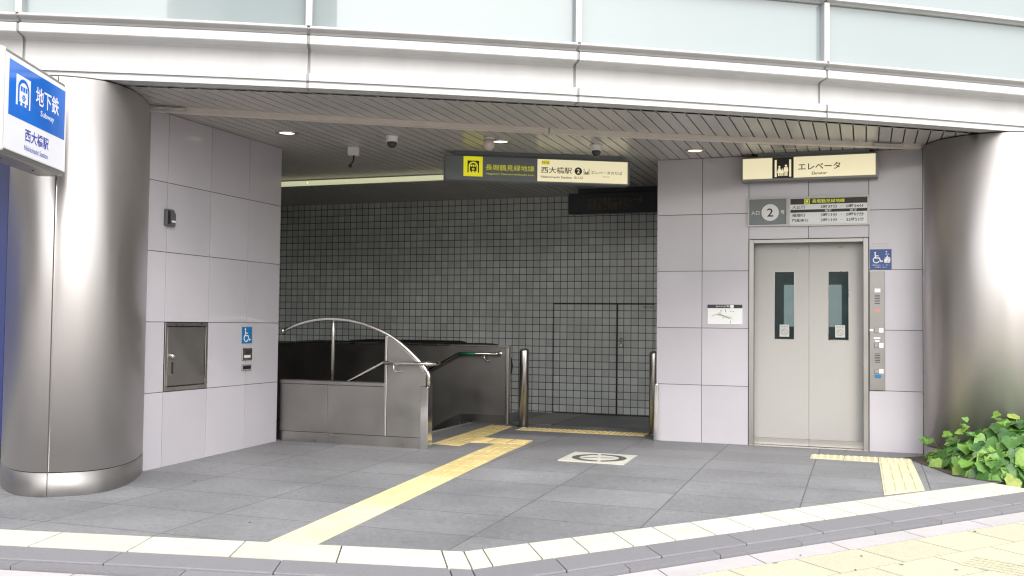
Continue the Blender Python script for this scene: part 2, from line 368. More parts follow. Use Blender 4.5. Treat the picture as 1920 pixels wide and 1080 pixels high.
mb = MB()
strip(mb, LINE, 0.004, 0.345, [0.59, 0.59, 0.30, 0.30], 0.009, lambda v: gz(v)+0.004, 0.03, phase=[0.2, 0.43, 0.12])
struct('white_edge_paving', mb, M_tw)
mb = MB()
strip(mb, LINEK, 0.347, 0.60, [0.9, 0.9, 0.6, 0.6, 0.6, 0.6], 0.005, lambda v: gz(v)+0.0, 0.12, phase=[0.3, 0.1, 0.5, 0.2, 0.1, 0])
mb.bevel(0.006, 2, 60)
strip(mb, LINEK, 0.603, 0.698, [0.9, 0.9, 0.6, 0.6, 0.6, 0.6], 0.005, lambda v: gz(v)-0.012, 0.12, phase=[0.5, 0.55, 0.25, 0.5, 0.4, 0])
struct('kerb', mb, M_kerb)
# under the slabs: one sheet of bedding, then the far paving that reaches the horizon
mb = MB()
ul = LINEK
zz = lambda v: gz(v)-0.045
mb.poly([(-60, -12.6, zz(-12.6)), (60, -12.6, zz(-12.6)), (60, -5.5, zz(-5.5)), (-60, -5.5, zz(-5.5))])
mb.poly([(3.6, -5.5, zz(-5.5)), (60, -5.5, zz(-5.5)), (60, -1.6, zz(-1.6)), (5.6, -1.6, zz(-1.6))])
mb.poly([(6.9, -1.6, -0.045), (60, -1.6, -0.045), (60, 40, -0.045), (11, 40, -0.045), (11, 2.0, -0.045)])
struct('pavement_bed', mb, M_under)
pz = lambda o: (lambda v: gz(v)-0.032+o)
mb = MB(); strip(mb, LINEK, 0.71, 0.895, [0.6, 0.6, 0.62, 0.62, 0.62, 0.62], 0.009, pz(0), 0.012, phase=[0, 0.3, 0.4, 0.1, 0, 0])
for k in range(6):
    strip(mb, LINEK[:3], 0.905+k*0.45, 0.895+(k+1)*0.45, [0.6, 0.6], 0.006, pz(0.0), 0.012, phase=[0.3*(k % 2), 0.1+0.3*(k % 2)])
struct('pavement', mb, M_pale)
mb = MB()
for k in range(5):
    strip(mb, LINEK[2:], 0.905+k*0.34, 0.895+(k+1)*0.34, [0.5, 0.5, 0.5, 0.5], 0.010, pz(0), 0.012, phase=[0.15+0.25*(k % 2), 0.1, 0, 0])
struct('yellow_pavement', mb, M_yslab)
mb = MB()
for k in range(8):
    strip(mb, LINEK[2:], 0.905+(5+k)*0.34, 0.895+(6+k)*0.34, [0.62, 0.62, 0.62, 0.62], 0.006, pz(0), 0.012, phase=[0.1*k, 0.1*k, 0, 0])
struct('pavement_slabs', mb, M_pale)
mb = MB()
# raised guide bars on two of the yellow slabs
for (x, y, sgn) in ((1806, 1068, 1),):
    q0 = gnd(1800, 1058, 0.03); d1 = (gnd(1920, 1080, 0.03)-q0); d1.z = 0; d1.normalize(); d2 = Vector((-d1.y, d1.x, 0))
    for k in range(5):
        a = q0 + d2*(0.055*k) + d1*0.0
        p0, p1 = a, a + d1*0.5
        e = d2*0.012
        cs = [p0-e, p1-e, p1+e, p0+e]
        mb.hexa([Vector((c.x, c.y, gz(c.y)-0.034)) for c in cs], [Vector((c.x, c.y, gz(c.y)-0.026)) for c in cs])
struct('tactile_bars', mb, M_yslab)
mb = MB(); mb.poly([(-400, -400, -0.75), (400, -400, -0.75), (400, 400, -0.75), (-400, 400, -0.75)]); struct('ground', mb, M_ground)
mb = MB(); mb.abox(-200, 200, -25, -12.6, -0.74, -0.40); struct('road', mb, M_road)

# tactile paving in the porch
GR = Fr((0, 0, 0), (1, 0, 0), (0, 1, 0))
def tact(name, quad, nl, nbar, m, dots=False, zoff=0.004):
    """quad: four ground points a,b (near edge) c,d (far edge); raised bars run from the near to the far edge"""
    mb = MB(); a, b, c, d = [Vector((q[0], q[1], 0)) for q in quad]
    for i in range(nl):
        t0, t1 = i/nl+0.003/((d-a).length or 1), (i+1)/nl-0.003/((d-a).length or 1)
        top = [a.lerp(d, t0), b.lerp(c, t0), b.lerp(c, t1), a.lerp(d, t1)]
        top = [Vector((q.x, q.y, gz(q.y)+zoff)) for q in top]
        mb.hexa([q-Vector((0, 0, 0.02)) for q in top], top)
        if dots:
            for r_ in range(5):
                for s_ in range(5):
                    q = (top[0].lerp(top[1], (r_+.5)/5)).lerp(top[3].lerp(top[2], (r_+.5)/5), (s_+.5)/5)
                    mb.lathe(q, [(0.017, -0.001), (0.015, 0.004), (0.008, 0.006)], 8)
        else:
            for r_ in range(nbar):
                f0, f1 = (r_+0.22)/nbar, (r_+0.70)/nbar
                A0, A1 = top[0].lerp(top[1], f0), top[0].lerp(top[1], f1); D0, D1 = top[3].lerp(top[2], f0), top[3].lerp(top[2], f1)
                cs = [A0.lerp(D0, .05), A1.lerp(D1, .05), A1.lerp(D1, .95), A0.lerp(D0, .95)]
                mb.hexa([q-Vector((0, 0, .001)) for q in cs], [q+Vector((0, 0, .005)) for q in cs])
    return struct(name, mb, m)
P2 = lambda x, y: tuple(gnd(x, y))[:2]
main = [P2(501, 1017.5), P2(594, 1022), P2(968, 841), P2(886.5, 850)]
# the guide strip up from the pavement, its elbow, the strip across the head of the stairs
qa, qb, qc, qd = [Vector(P2(*q)) for q in ((503, 1017.5), (593, 1022), (983, 835), (926.5, 833.2))]
for (f0, f1, nn, mm) in ((0, 0.2667, 4, M_tactw), (0.2667, 0.5333, 4, M_tactm), (0.5333, 1.0, 7, M_tact)):  # yellow lightens in steps towards the street, brighter daylight painted in
    tact('tactile_paving', [tuple(qa.lerp(qd, f0)), tuple(qb.lerp(qc, f0)), tuple(qb.lerp(qc, f1)), tuple(qa.lerp(qd, f1))], nn, 4, mm)
tact('tactile_paving', [P2(881, 829.7), P2(904, 821.2), P2(999, 827.4), P2(985, 834.2)], 3, 4, M_tact, zoff=0.009)
tact('tactile_paving', [P2(808.7, 832.3), P2(862, 836.6), P2(961, 800), P2(921, 797)], 7, 4, M_tact)
tact('tactile_paving', [(1.86, 0.30), (1.86, 0.60), (3.37, 0.60), (3.37, 0.30)], 5, 4, M_tact, dots=True)
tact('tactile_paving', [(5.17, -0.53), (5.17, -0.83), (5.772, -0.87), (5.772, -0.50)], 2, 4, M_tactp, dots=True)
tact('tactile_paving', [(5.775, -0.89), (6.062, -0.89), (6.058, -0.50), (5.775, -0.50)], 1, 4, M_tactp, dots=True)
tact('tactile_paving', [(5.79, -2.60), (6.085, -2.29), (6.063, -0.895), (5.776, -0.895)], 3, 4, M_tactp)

# round emblem laid in the floor
t = thing('floor_emblem', 'square white floor plate with a dark ring, left of the lift', 'floor marking', (3.35, -1.63, 0))
mb = MB(); mb.prism(GR, [(3.04, -1.31), (3.65, -1.325), (3.665, -1.945), (3.055, -1.93)][::-1], -0.02, 0.0035); mb.build('plate', M_tw, t)
GE = Fr((3.365, -1.645, 0.0035), (0.97, 0.24, 0), (-0.24, 0.97, 0))
mb = MB()
for k in range(2):
    mb.ring(GE, 0, 0, 0.180, 0.250, 0, 0.0012, 24, 4+180*k-90, 176+180*k-90)
mb.build('ring', M_dgrey, t)
mb = MB(); mb.prism(GE, [(-0.17, 0.0), (-0.12, 0.018), (-0.012, 0.012), (-0.012, -0.012), (-0.12, -0.018)][::-1], 0, 0.0012)
mb.prism(GE, [(0.17, 0.0), (0.12, -0.018), (0.012, -0.012), (0.012, 0.012), (0.12, 0.018)][::-1], 0, 0.0012); mb.build('crossbar', M_dgrey, t)

# stairs going down behind the parapet
mb = MB()
for k in range(17):
    x1 = 1.1-0.30*k; z1 = -0.16*(k+1)
    mb.abox(x1-0.30, x1-0.0005 if k else x1, -1.60, 0.88, z1-0.6, z1)
struct('stairs', mb, M_stair)
mb = MB()
for k in range(4):
    x1 = 1.1-0.30*k; z1 = -0.16*k
    mb.abox(x1-0.035, x1+0.012, -1.58, 0.86, z1-0.02, z1+0.004)
struct('stair_nosing', mb, M_grey)

# ------------------------------------------------------------------ building over the entrance
bld = thing('station_building', 'curved white building front with bands of pale aqua glass above the entrance', 'building', (3.5, -2.9, 3.0))
def sweep(ua, ub, prof, n=10):
    mb = MB(); rings = []
    for i in range(n+1):
        u = ua+(ub-ua)*i/n; nn = enorm(u); o = Vector((u, edge_v(u), 0))
        rings.append([mb.b.verts.new((o.x+nn.x*d, o.y+nn.y*d, z)) for d, z in prof])
    k = len(prof)
    for a, b in zip(rings, rings[1:]):
        for j in range(k):
            mb.b.faces.new((a[j], a[(j+1) % k], b[(j+1) % k], b[j]))
    mb.b.faces.new(rings[0][::-1]); mb.b.faces.new(rings[-1])
    return mb
BAYS = [-3.9, -2.10, -0.235, 1.655, 3.50, 5.355, 7.15, 8.95, 10.7]
G = 0.0095
for i in range(len(BAYS)-1):
    a, b = BAYS[i]+G, BAYS[i+1]-G
    sweep(a, b, [(0, 3.0), (0, 3.037), (-0.158, 3.037), (-0.158, 3.0)]).build('soffit_trim', M_white, bld)
    m_ = sweep(a, b, [(0, 3.055), (0.0, 3.108), (-0.008, 3.116), (-0.11, 3.122), (-0.125, 3.135), (-0.125, 3.31), (-0.105, 3.328), (-0.008, 3.333), (0, 3.340), (0, 3.405), (-0.14, 3.405), (-0.14, 3.055)])
    m_.build('fascia_panel', M_white, bld)
    sweep(a, b, [(-0.012, 3.0372), (-0.012, 3.0548), (-0.138, 3.0548), (-0.138, 3.0372)]).build('reveal', M_gasket, bld)
    if i: sweep(BAYS[i]-G+0.0005, BAYS[i]+G-0.0005, [(-0.014, 3.002), (-0.014, 3.036), (-0.03, 3.05), (-0.014, 3.06), (-0.014, 3.105), (-0.118, 3.128), (-0.138, 3.14), (-0.138, 3.31), (-0.118, 3.34), (-0.014, 3.345), (-0.014, 3.40), (-0.05, 3.42), (0.008, 3.454), (0.008, 3.468), (-0.07, 3.474), (-0.14, 3.47), (-0.14, 3.002)], 1).build('joint_gasket', M_gasket, bld)
    sweep(a, b, [(-0.035, 3.42), (-0.028, 3.436), (0.022, 3.452), (0.025, 3.456), (0.025, 3.472), (-0.06, 3.478), (-0.14, 3.478), (-0.14, 3.42)]).build('window_rail', M_white, bld)
    sweep(a-G, b+G, [(-0.06, 3.4775), (-0.06, 3.985), (-0.085, 3.985), (-0.085, 3.4775)]).build('glass_pane', M_aqua, bld)
    sweep(a, b, [(-0.035, 3.986), (-0.02, 3.998), (0.022, 4.006), (0.022, 4.032), (-0.06, 4.036), (-0.14, 4.036), (-0.14, 3.986)]).build('window_rail', M_white, bld)
    sweep(a-G, b+G, [(-0.06, 4.0355), (-0.06, 5.6), (-0.085, 5.6), (-0.085, 4.0355)]).build('glass_pane', M_aqua, bld)
for u in BAYS[1:-1]:
    nn = enorm(u); fr = Fr((u, edge_v(u), 0), (-nn.y, nn.x, 0))
    mb = MB(); mb.box(fr, -0.025, 0.025, 3.479, 3.984, -0.059, -0.001); mb.box(fr, -0.025, 0.025, 4.037, 5.55, -0.059, -0.001)
    m_ = mb.build('mullion', M_mull, bld)
    mb = MB(); mb.box(fr, -0.025, 0.025, 3.479, 3.984, -0.001, 0.006); mb.box(fr, -0.025, 0.025, 4.037, 5.55, -0.001, 0.006); mb.bevel(0.002); mb.build('cover_strip', M_white, m_)
sweep(-3.9, 10.7, [(-0.145, 3.0), (-0.145, 5.6), (-0.2, 5.6), (-0.2, 3.0)], 60).build('shadow_backing', M_reveal, bld)
# upper storeys (above the frame)
mb = MB(); n = 40
pb = [(u, edge_v(u)+0.25) for u in [-3.9+14.6*i/n for i in range(n+1)]]+[(10.7, 12), (-3.9, 12)]
mb.hexa([(x, y, 5.61) for x, y in pb], [(x, y, 16) for x, y in pb]); mb.build('upper_storeys', M_white, bld)
# soffit of narrow strips running into the building
mb = MB(); x = 3.25-0.11*65
while x < 10.6:
    a, b = x+0.006, x+0.104
    ya, yb = edge_v(a)+0.186, edge_v(b)+0.186
    mb.hexa([(a, ya, 3.0), (b, yb, 3.0), (b, 2.70, 3.0), (a, 2.70, 3.0)], [(a, ya, 3.012), (b, yb, 3.012), (b, 2.70, 3.012), (a, 2.70, 3.012)])
    x += 0.11
mb.build('soffit', M_soffit, bld)
mb = MB(); pb2 = [(u, edge_v(u)+0.21) for u in [-3.9+14.6*i/n for i in range(n+1)]]+[(10.7, 4.5), (-3.9, 4.5)]
mb.hexa([(x, y, 3.02) for x, y in pb2], [(x, y, 3.06) for x, y in pb2]); mb.build('soffit_backing', M_gap, bld)
# rail curving across the soffit
def csweep(f, ua, ub, w0, w1, z0, z1, n=40):
    mb = MB(); prev = None
    for i in range(n+1):
        u = ua+(ub-ua)*i/n; e = 1e-3; s = (f(u+e)-f(u-e))/(2*e); nn = Vector((s, -1, 0)).normalized(); o = Vector((u, f(u), 0))
        r_ = [mb.b.verts.new((o.x+nn.x*d, o.y+nn.y*d, z)) for d, z in ((w0, z0), (w1, z0), (w1, z1), (w0, z1))]
        if prev:
            for j in range(4): mb.b.faces.new((prev[j], prev[(j+1) % 4], r_[(j+1) % 4], r_[j]))
        else: mb.b.faces.new(r_[::-1])
        prev = r_
    mb.b.faces.new(prev); return mb
csweep(track_v, 0.02, 2.95, -0.06, 0.02, 2.955, 2.9995).build('soffit_rail', M_track, bld)
csweep(track_v, 2.96, 6.16, -0.06, 0.02, 2.955, 2.9995).build('soffit_rail', M_track, bld)
csweep(track_v, 0.02, 0.30, 0.0205, 0.04, 2.965, 2.985).build('rail_end', M_polish, bld)
csweep(track_v, 5.72, 5.98, 0.0205, 0.04, 2.965, 2.985).build('rail_end', M_polish, bld)
# ceiling access hatch by the lift sign
HF = Fr((0, 0, 3.0), (1, 0, 0), (0, -1, 0))
mb = MB()
x0, x1, y0, y1 = 4.62, 5.62, 0.33, 0.62
for (a, b, c, d) in ((x0, x1, y0, y0+.012), (x0, x1, y1-.012, y1), (x0, x0+.012, y0+.012, y1-.012), (x1-.012, x1, y0+.012, y1-.012)):
    mb.abox(a, b, -d, -c, 2.997, 2.9996)
mb.build('hatch_frame', M_track, bld)

# ------------------------------------------------------------------ columns
NEXP = {'v': 2.0}
def ellipse_pt(c, a, b, th, t, k=0.0):
    e = 2.0/NEXP['v']; ct, st_ = math.cos(t), math.sin(t)
    x, y = (a+k)*math.copysign(abs(ct)**e, ct), (b+k)*math.copysign(abs(st_)**e, st_); return (c[0]+x*math.cos(th)-y*math.sin(th), c[1]+x*math.sin(th)+y*math.cos(th))
def column(name, label, c, a, b, th, seams):
    t = thing(name, label, 'column', (c[0], c[1], -0.10))
    def tubev(k, z0, z1, m, nm, n=240):
        mb = MB(); rs = []
        for z in (z0, z1):
            rs.append([mb.b.verts.new((*ellipse_pt(c, a, b, th, 2*math.pi*i/n, k), z)) for i in range(n)])
        for i in range(n):
            f = mb.b.faces.new((rs[0][i], rs[0][(i+1) % n], rs[1][(i+1) % n], rs[1][i])); f.smooth = True
        mb.b.faces.new(rs[1]); mb.b.faces.new(rs[0][::-1])
        return mb.build(nm, m, t)
    tubev(0.0, 0.112, 2.985, M_column, 'shaft')
    tubev(-0.012, 0.105, 0.112, M_gap, 'shadow_joint'); tubev(0.002, -0.10, 0.105, M_band, 'base_band'); tubev(-0.02, 2.985, 2.9995, M_gap, 'head_joint')
    for sa in seams:
        p0 = ellipse_pt(c, a, b, th, sa, 0.0); p1 = ellipse_pt(c, a, b, th, sa+0.01, 0.0)
        fr = Fr((p0[0], p0[1], 0), (p1[0]-p0[0], p1[1]-p0[1], 0))
        mb = MB(); mb.box(fr, -0.004, 0.004, 0.115, 2.984, -0.01, 0.0012); mb.box(fr, -0.003, 0.003, -0.09, 0.104, -0.01, 0.0032); mb.build('seam', M_gap, t)
        mb = MB(); mb.box(fr, 0.005, 0.011, 0.115, 2.984, -0.01, 0.0015); mb.build('edge_bead', M_polish, t)
    return t
CLc, CLa, CLb, CLt = (-0.8556, -3.5291), 0.5472, 1.665, 0.6968
def ell_hit(X, Y):
    """where the line of sight through a point first meets the left column: distance and shape parameter"""
    r_ = ray(X, Y); best = (None, None); N = 1440
    P = [ellipse_pt(CLc, CLa, CLb, CLt, 2*math.pi*k/N) for k in range(N+1)]
    for k in range(N):
        (ax, ay), (bx, by) = P[k], P[k+1]; ex, ey = bx-ax, by-ay; den = r_.x*ey-r_.y*ex
        if abs(den) < 1e-12: continue
        t = ((ax-CAM.x)*ey-(ay-CAM.y)*ex)/den; w_ = ((ax-CAM.x)*r_.y-(ay-CAM.y)*r_.x)/den
        if 0 <= w_ <= 1 and t > 0 and (best[0] is None or t < best[0]): best = (t, 2*math.pi*(k+w_)/N)
    return best
NEXP['v'] = 2.7
_, s1 = ell_hit(97, 600)
column('column', 'stainless steel column on the left behind the blue subway sign, with a dark vertical seam', CLc, CLa, CLb, CLt, [s1])
NEXP['v'] = 2.0
column('column', 'stainless steel column on the right beside the lift, standing behind the ivy', (6.795, -0.113), 0.60, 0.60, 0.0, [math.radians(330)])

# ------------------------------------------------------------------ panelled walls
def panel_wall(name, label, fr, loc, xs, skip, zs, thick, ext):
    t = thing(name, label, 'wall', loc)
    mb = MB()
    for (x0, x1, z0, z1) in [(a, b, c, d) for a, b in zip(xs, xs[1:]) for c, d in zip(zs, zs[1:])]:
        if skip((x0+x1)/2, (z0+z1)/2): continue
        mb.box(fr, x0+0.003, x1-0.003, z0+0.003, z1-0.003, -0.02, 0.0)
    mb.bevel(0.001, 1); mb.build('cladding', M_panel, t)
    return t
ZS = [-0.005, 0.6, 1.2, 1.8, 2.4, 2.998]
lw = panel_wall('panel_wall', 'wall of pale lilac panels on the left, with the steel cabinet set into it', LW, (0, -2.7, 0), [-3.95, -3.497, -2.9, -2.305, -1.746], lambda x, z: -3.49 < x < -2.91 and 0.6 < z < 1.2, [-0.06]+ZS[1:], 0.02, 0)
mb = MB(); mb.box(LW, -3.95, -3.497, -0.08, 2.999, -0.10, -0.004); mb.box(LW, -2.9, -1.752, -0.08, 2.999, -0.10, -0.004)
mb.box(LW, -3.497, -2.9, -0.08, 0.6, -0.10, -0.004); mb.box(LW, -3.497, -2.9, 1.2, 2.999, -0.10, -0.004); mb.build('backing', M_joint, lw)
mb = MB(); mb.abox(-4.2, -0.101, -1.90, -1.752, -3.2, 2.999); mb.build('end_return', M_dark, lw)
rw = panel_wall('panel_wall', 'wall of pale lilac panels on the right, with the lift doors in it', EL, (4.9, 0, 0), [3.556, 4.038, 4.52], lambda x, z: False, ZS, 0.02, 0)
mb = MB()
for (x0, x1, z0, z1) in [(4.52, 5.115, 2.125, 2.4), (5.115, 5.695, 2.125, 2.4), (4.52, 5.115, 2.4, 2.998), (5.115, 5.695, 2.4, 2.998)]+[(5.695, 6.192, a, b) for a, b in zip(ZS, ZS[1:])]:
    mb.box(EL, x0+0.003, x1-0.003, z0+0.003, z1-0.003, -0.02, 0.0)
mb.bevel(0.001, 1); mb.build('cladding', M_panel, rw)
mb = MB(); mb.box(EL, 3.560, 4.521, -0.02, 2.9985, -0.2, -0.004); mb.box(EL, 4.521, 5.692, 2.122, 2.9985, -0.2, -0.004); mb.box(EL, 5.692, 6.30, -0.02, 2.9985, -0.2, -0.004); mb.build('backing', M_joint, rw)
mb = MB(); mb.abox(3.560, 3.72, 0.201, 2.62, -0.02, 2.9985); mb.build('side_return', M_panel, rw)
mb = MB(); mb.box(EL, 6.194, 6.226, -0.02, 2.9985, -0.011, 0.012); mb.build('edge_strip', M_dsteel, rw)
mb = MB(); mb.box(EL, 3.538, 3.585, -0.005, 0.605, 0.002, 0.05); mb.bevel(0.012, 2); o = mb.build('corner_guard', M_polish, rw)

# tiled wall behind
TWf = Fr((0, 2.63, 0), (1, 0, 0))
tw = thing('tiled_wall', 'wall of small grey green square tiles at the back of the entrance, with a flush tiled door', 'wall', (0, 2.63, 0))
mb = MB(); mb.box(TWf, -4.1, 1.572, -3.2, 2.999, -0.2, 0); mb.box(TWf, 1.572, 2.497, 1.522, 2.999, -0.2, 0)
mb.box(TWf, 2.497, 3.56, 1.522, 2.999, -0.2, 0); mb.box(TWf, 3.0, 3.56, -0.02, 1.522, -0.2, 0); mb.build('tiling', M_tile, tw)
mb = MB(); mb.box(TWf, 1.572, 3.0, -0.02, 1.522, -0.2, -0.03); mb.build('door_reveal', M_gap, tw)
mb = MB(); mb.box(TWf, 1.594, 2.478, 0.012, 1.500, -0.029, -0.001); dr = mb.build('door', M_tile, tw)
mb = MB(); mb.box(TWf, 2.500, 2.995, 0.012, 1.500, -0.029, -0.001); d2 = mb.build('door', M_tile, tw)
mb = MB(); mb.lathe(TWf.p(2.545, 1.02, -0.001), [(0.030, 0), (0.030, 0.006), (0.022, 0.012), (0.01, 0.016)], 16, TWf.n); mb.build('lock', M_dsteel, d2)
mb = MB(); mb.lathe(TWf.p(2.545, 0.95, -0.001), [(0.034, 0), (0.034, 0.006), (0.03, 0.012), (0.02, 0.014)], 16, TWf.n); mb.build('pull', M_dsteel, d2)
tpx(TWf, '消火栓', 1205, 573.5, 1224, 578, 0.001, M_gap, d2)
mb = MB(); mb.abox(-4.2, -4.1, -1.75, 2.63, -3.2, 2.999)
o = mb.build('stairwell_wall', M_dark); tag(o, 'dark wall closing the stairwell behind the left end of the parapet', 'wall')

# ------------------------------------------------------------------ lift
lift = thing('lift', 'lift with cream double doors and two narrow dark windows in the right wall', 'lift', (5.1, 0, 0))
mb = MB()
mb.box(EL, 4.524, 4.572, -0.005, 2.12, -0.10, 0.014); mb.box(EL, 5.640, 5.690, -0.005, 2.12, -0.10, 0.014); mb.box(EL, 4.572, 5.640, 2.083, 2.12, -0.10, 0.014)
mb.bevel(0.003); mb.build('frame', M_lframe, lift)
mb = MB(); mb.box(EL, 4.53, 5.68, -0.02, 0.002, -0.20, 0.03); mb.build('sill', M_steel, lift)
mb = MB(); mb.box(EL, 4.45, 5.75, 0, 2.2, -1.45, -1.40); mb.box(EL, 4.40, 4.45, 0, 2.2, -1.45, -0.21); mb.box(EL, 5.75, 5.80, 0, 2.2, -1.45, -0.21); mb.box(EL, 4.40, 5.80, 2.2, 2.25, -1.45, -0.21); mb.build('car_wall', M_carwall, lift)
CR = Fr((0, 1.40, 0), (1, 0, 0)); a = CR.px(1470, 612); b = CR.px(1578, 534)
mb = MB(); mb.box(CR, a[0], b[0], a[1], b[1], 0.0, 0.01); mb.build('rear_glow_pane', M_carglow, lift)  # glowing pane, not a lamp; stands for daylight behind the doors
mb = MB(); mb.box(EL, 4.6, 5.6, 2.185, 2.198, -1.2, -0.4); mb.build('car_lamp', M_carlamp, lift)
for (x0, x1, wx0, wx1) in ((4.560, 5.1135, 4.768, 4.972), (5.1165, 5.655, 5.30, 5.505)):
    mb = MB(); z0, z1 = 0.006, 2.10; wz0, wz1 = 1.09, 1.797
    for (a, b, c, d) in ((x0, wx0, 0.075, z1), (wx1, x1, 0.075, z1), (wx0, wx1, 0.075, wz0), (wx0, wx1, wz1, z1)):
        mb.box(EL, a, b, c, d, -0.15, -0.105)
    dd = mb.build('door', M_door, lift)
    mb = MB(); mb.box(EL, x0, x1, z0, 0.0735, -0.15, -0.1035); mb.build('kick_plate', M_kick, dd)
    mb = MB(); mb.box(EL, wx0, wx1, wz0, wz1, -0.148, -0.120); mb.build('window', M_glassd, dd)
    mb = MB()
    for (a, b, c, d) in ((wx0, wx0+.006, wz0, wz1), (wx1-.006, wx1, wz0, wz1), (wx0+.006, wx1-.006, wz0, wz0+.006), (wx0+.006, wx1-.006, wz1-.006, wz1)):
        mb.box(EL, a, b, c, d, -0.12, -0.1035)
    mb.build('window_trim', M_dsteel, dd)
    mx = (wx0+wx1)/2 + (0.0 if x0 < 5 else 0.015); mz = 1.175
    mb = MB(); mb.box(EL, mx-0.048, mx+0.048, mz-0.055, mz+0.07, -0.1198, -0.1185); mb.build('sticker', M_paper, dd)
    mb = MB(); mb.ring(EL, mx, mz-0.005, 0.026, 0.034, -0.1186, -0.1180, 20)
    mb.stroke(EL, [(mx-0.022, mz+0.017), (mx+0.022, mz-0.027)], 0.007, -0.1186, -0.1181)
    for k in (-1, 0, 1): mb.disc(EL, mx+k*0.026, mz+0.05, 0.008, -0.1186, -0.1181, 10)
    mb.build('sticker_print', M_grey, dd)
for (X, Z) in ((5.0, 2.035), (5.425, 2.04)):
    mb = MB(); mb.lathe(EL.p(X, Z, -0.105), [(0.008, 0), (0.007, 0.003)], 10, EL.n); mb.build('screw', M_grey, lift)
for (X0, X1) in ((5.40, 5.416), (5.436, 5.45)):
    mb = MB(); mb.box(EL, X0, X1, 2.034, 2.046, -0.105, -0.1035); mb.build('maker_mark', M_grey, lift)

# call panel
cp = thing('lift_call_panel', 'tall narrow steel call panel with buttons, right of the lift doors', 'call panel', (5.77, 0, 1.2))
mb = MB(); mb.box(EL, 5.700, 5.843, 0.604, 1.782, 0.0, 0.012); mb.bevel(0.002); pl_ = mb.build('plate', M_satin, cp)
cy = lambda Y: EL.px(1645, Y, 0.012)[1]
cx = lambda X: EL.px(X, 620, 0.012)[0]
mb = MB(); mb.box(EL, cx(1640), cx(1651), cy(548), cy(541), 0.012, 0.0135); mb.build('notice', M_wink, pl_)
for Y0 in (553, 663):
    mb = MB()
    for k in range(6): mb.box(EL, cx(1640), cx(1650), cy(Y0+k*3.1+1.2), cy(Y0+k*3.1), 0.012, 0.0128)
    mb.build('speaker_slots', M_black, cp)
mb = MB(); mb.box(EL, cx(1639.5), cx(1650), cy(584.5), cy(579), 0.012, 0.0135); mb.build('indicator', M_red, cp)
for (xa, xb, ya, yb) in ((1640, 1650, 592, 587.5), (1641, 1649, 599, 595.5)):
    mb = MB(); mb.box(EL, cx(xa), cx(xb), cy(ya), cy(yb), 0.012, 0.0132); mb.build('indicator', M_grey, cp)
for (Y0, Y1) in ((615, 623.5), (643, 652), (692, 700)):
    mb = MB(); mb.box(EL, cx(1639.5), cx(1648), cy(Y1), cy(Y0), 0.012, 0.02); mb.bevel(0.002); b_ = mb.build('button', M_dsteel, cp)
    mb = MB(); mb.box(EL, cx(1648.3), cx(1656.5), cy(Y1), cy(Y0), 0.012, 0.0135); mb.build('button_label', M_wink, b_)
    mb = MB(); mb.ring(EL, cx(1643.7), cy((Y0+Y1)/2), 0.008, 0.013, 0.02, 0.0206, 12); mb.build('button_ring', M_grey, b_)
for (xa, xb, ya, yb) in ((1630.6, 1637.5, 621, 617), (1638.5, 1650.5, 635.5, 632.5), (1641, 1649, 641, 637.5)):
    mb = MB(); mb.box(EL, cx(xa), cx(xb), cy(ya), cy(yb), 0.012, 0.0135); mb.build('notice', M_wink, cp)
mb = MB(); mb.box(EL, cx(1640), cx(1652), cy(709), cy(702.5), 0.012, 0.0132); mb.build('notice', M_sblue2, cp)
for X in (1633.5, 1655.5):
    for Y in (514, 731):
        mb = MB(); mb.lathe(EL.p(cx(X), cy(Y), 0.012), [(0.005, 0), (0.004, 0.002)], 8, EL.n); mb.build('screw', M_grey, cp)

def wheelchair(mb, fr, x, y, h, d0, d1):
    """access symbol, lower-left corner x, y, height h"""
    q = lambda a, b: (x+a*h, y+b*h)
    mb.disc(fr, *q(0.27, 0.92), 0.075*h, d0, d1, 14)
    mb.stroke(fr, [q(0.27, 0.80), q(0.29, 0.46), q(0.60, 0.46), q(0.74, 0.14), q(0.86, 0.19)], 0.085*h, d0, d1)
    mb.stroke(fr, [q(0.29, 0.64), q(0.52, 0.64)], 0.075*h, d0, d1+0.0006)
    mb.ring(fr, *q(0.36, 0.29), 0.21*h, 0.285*h, d0, d1+0.0008, 20, 118, 345)
def person(mb, fr, x, y, h, d0, d1, skirt=False):
    mb.disc(fr, x, y+0.89*h, 0.10*h, d0, d1, 12)
    w_ = 0.17*h
    if skirt: mb.prism(fr, [(x-0.09*h, y+0.76*h), (x-0.23*h, y+0.30*h), (x+0.23*h, y+0.30*h), (x+0.09*h, y+0.76*h)], d0, d1)
    else: mb.prism(fr, [(x-w_, y+0.76*h), (x-w_*1.1, y+0.40*h), (x-0.11*h, y+0.36*h), (x+0.11*h, y+0.36*h), (x+w_*1.1, y+0.40*h), (x+w_, y+0.76*h)], d0, d1)
    for s in (-1, 1): mb.prism(fr, [(x+s*0.075*h-0.055*h, y), (x+s*0.075*h+0.055*h, y), (x+s*0.075*h+0.055*h, y+0.38*h), (x+s*0.075*h-0.055*h, y+0.38*h)], d0, d1-0.0003)

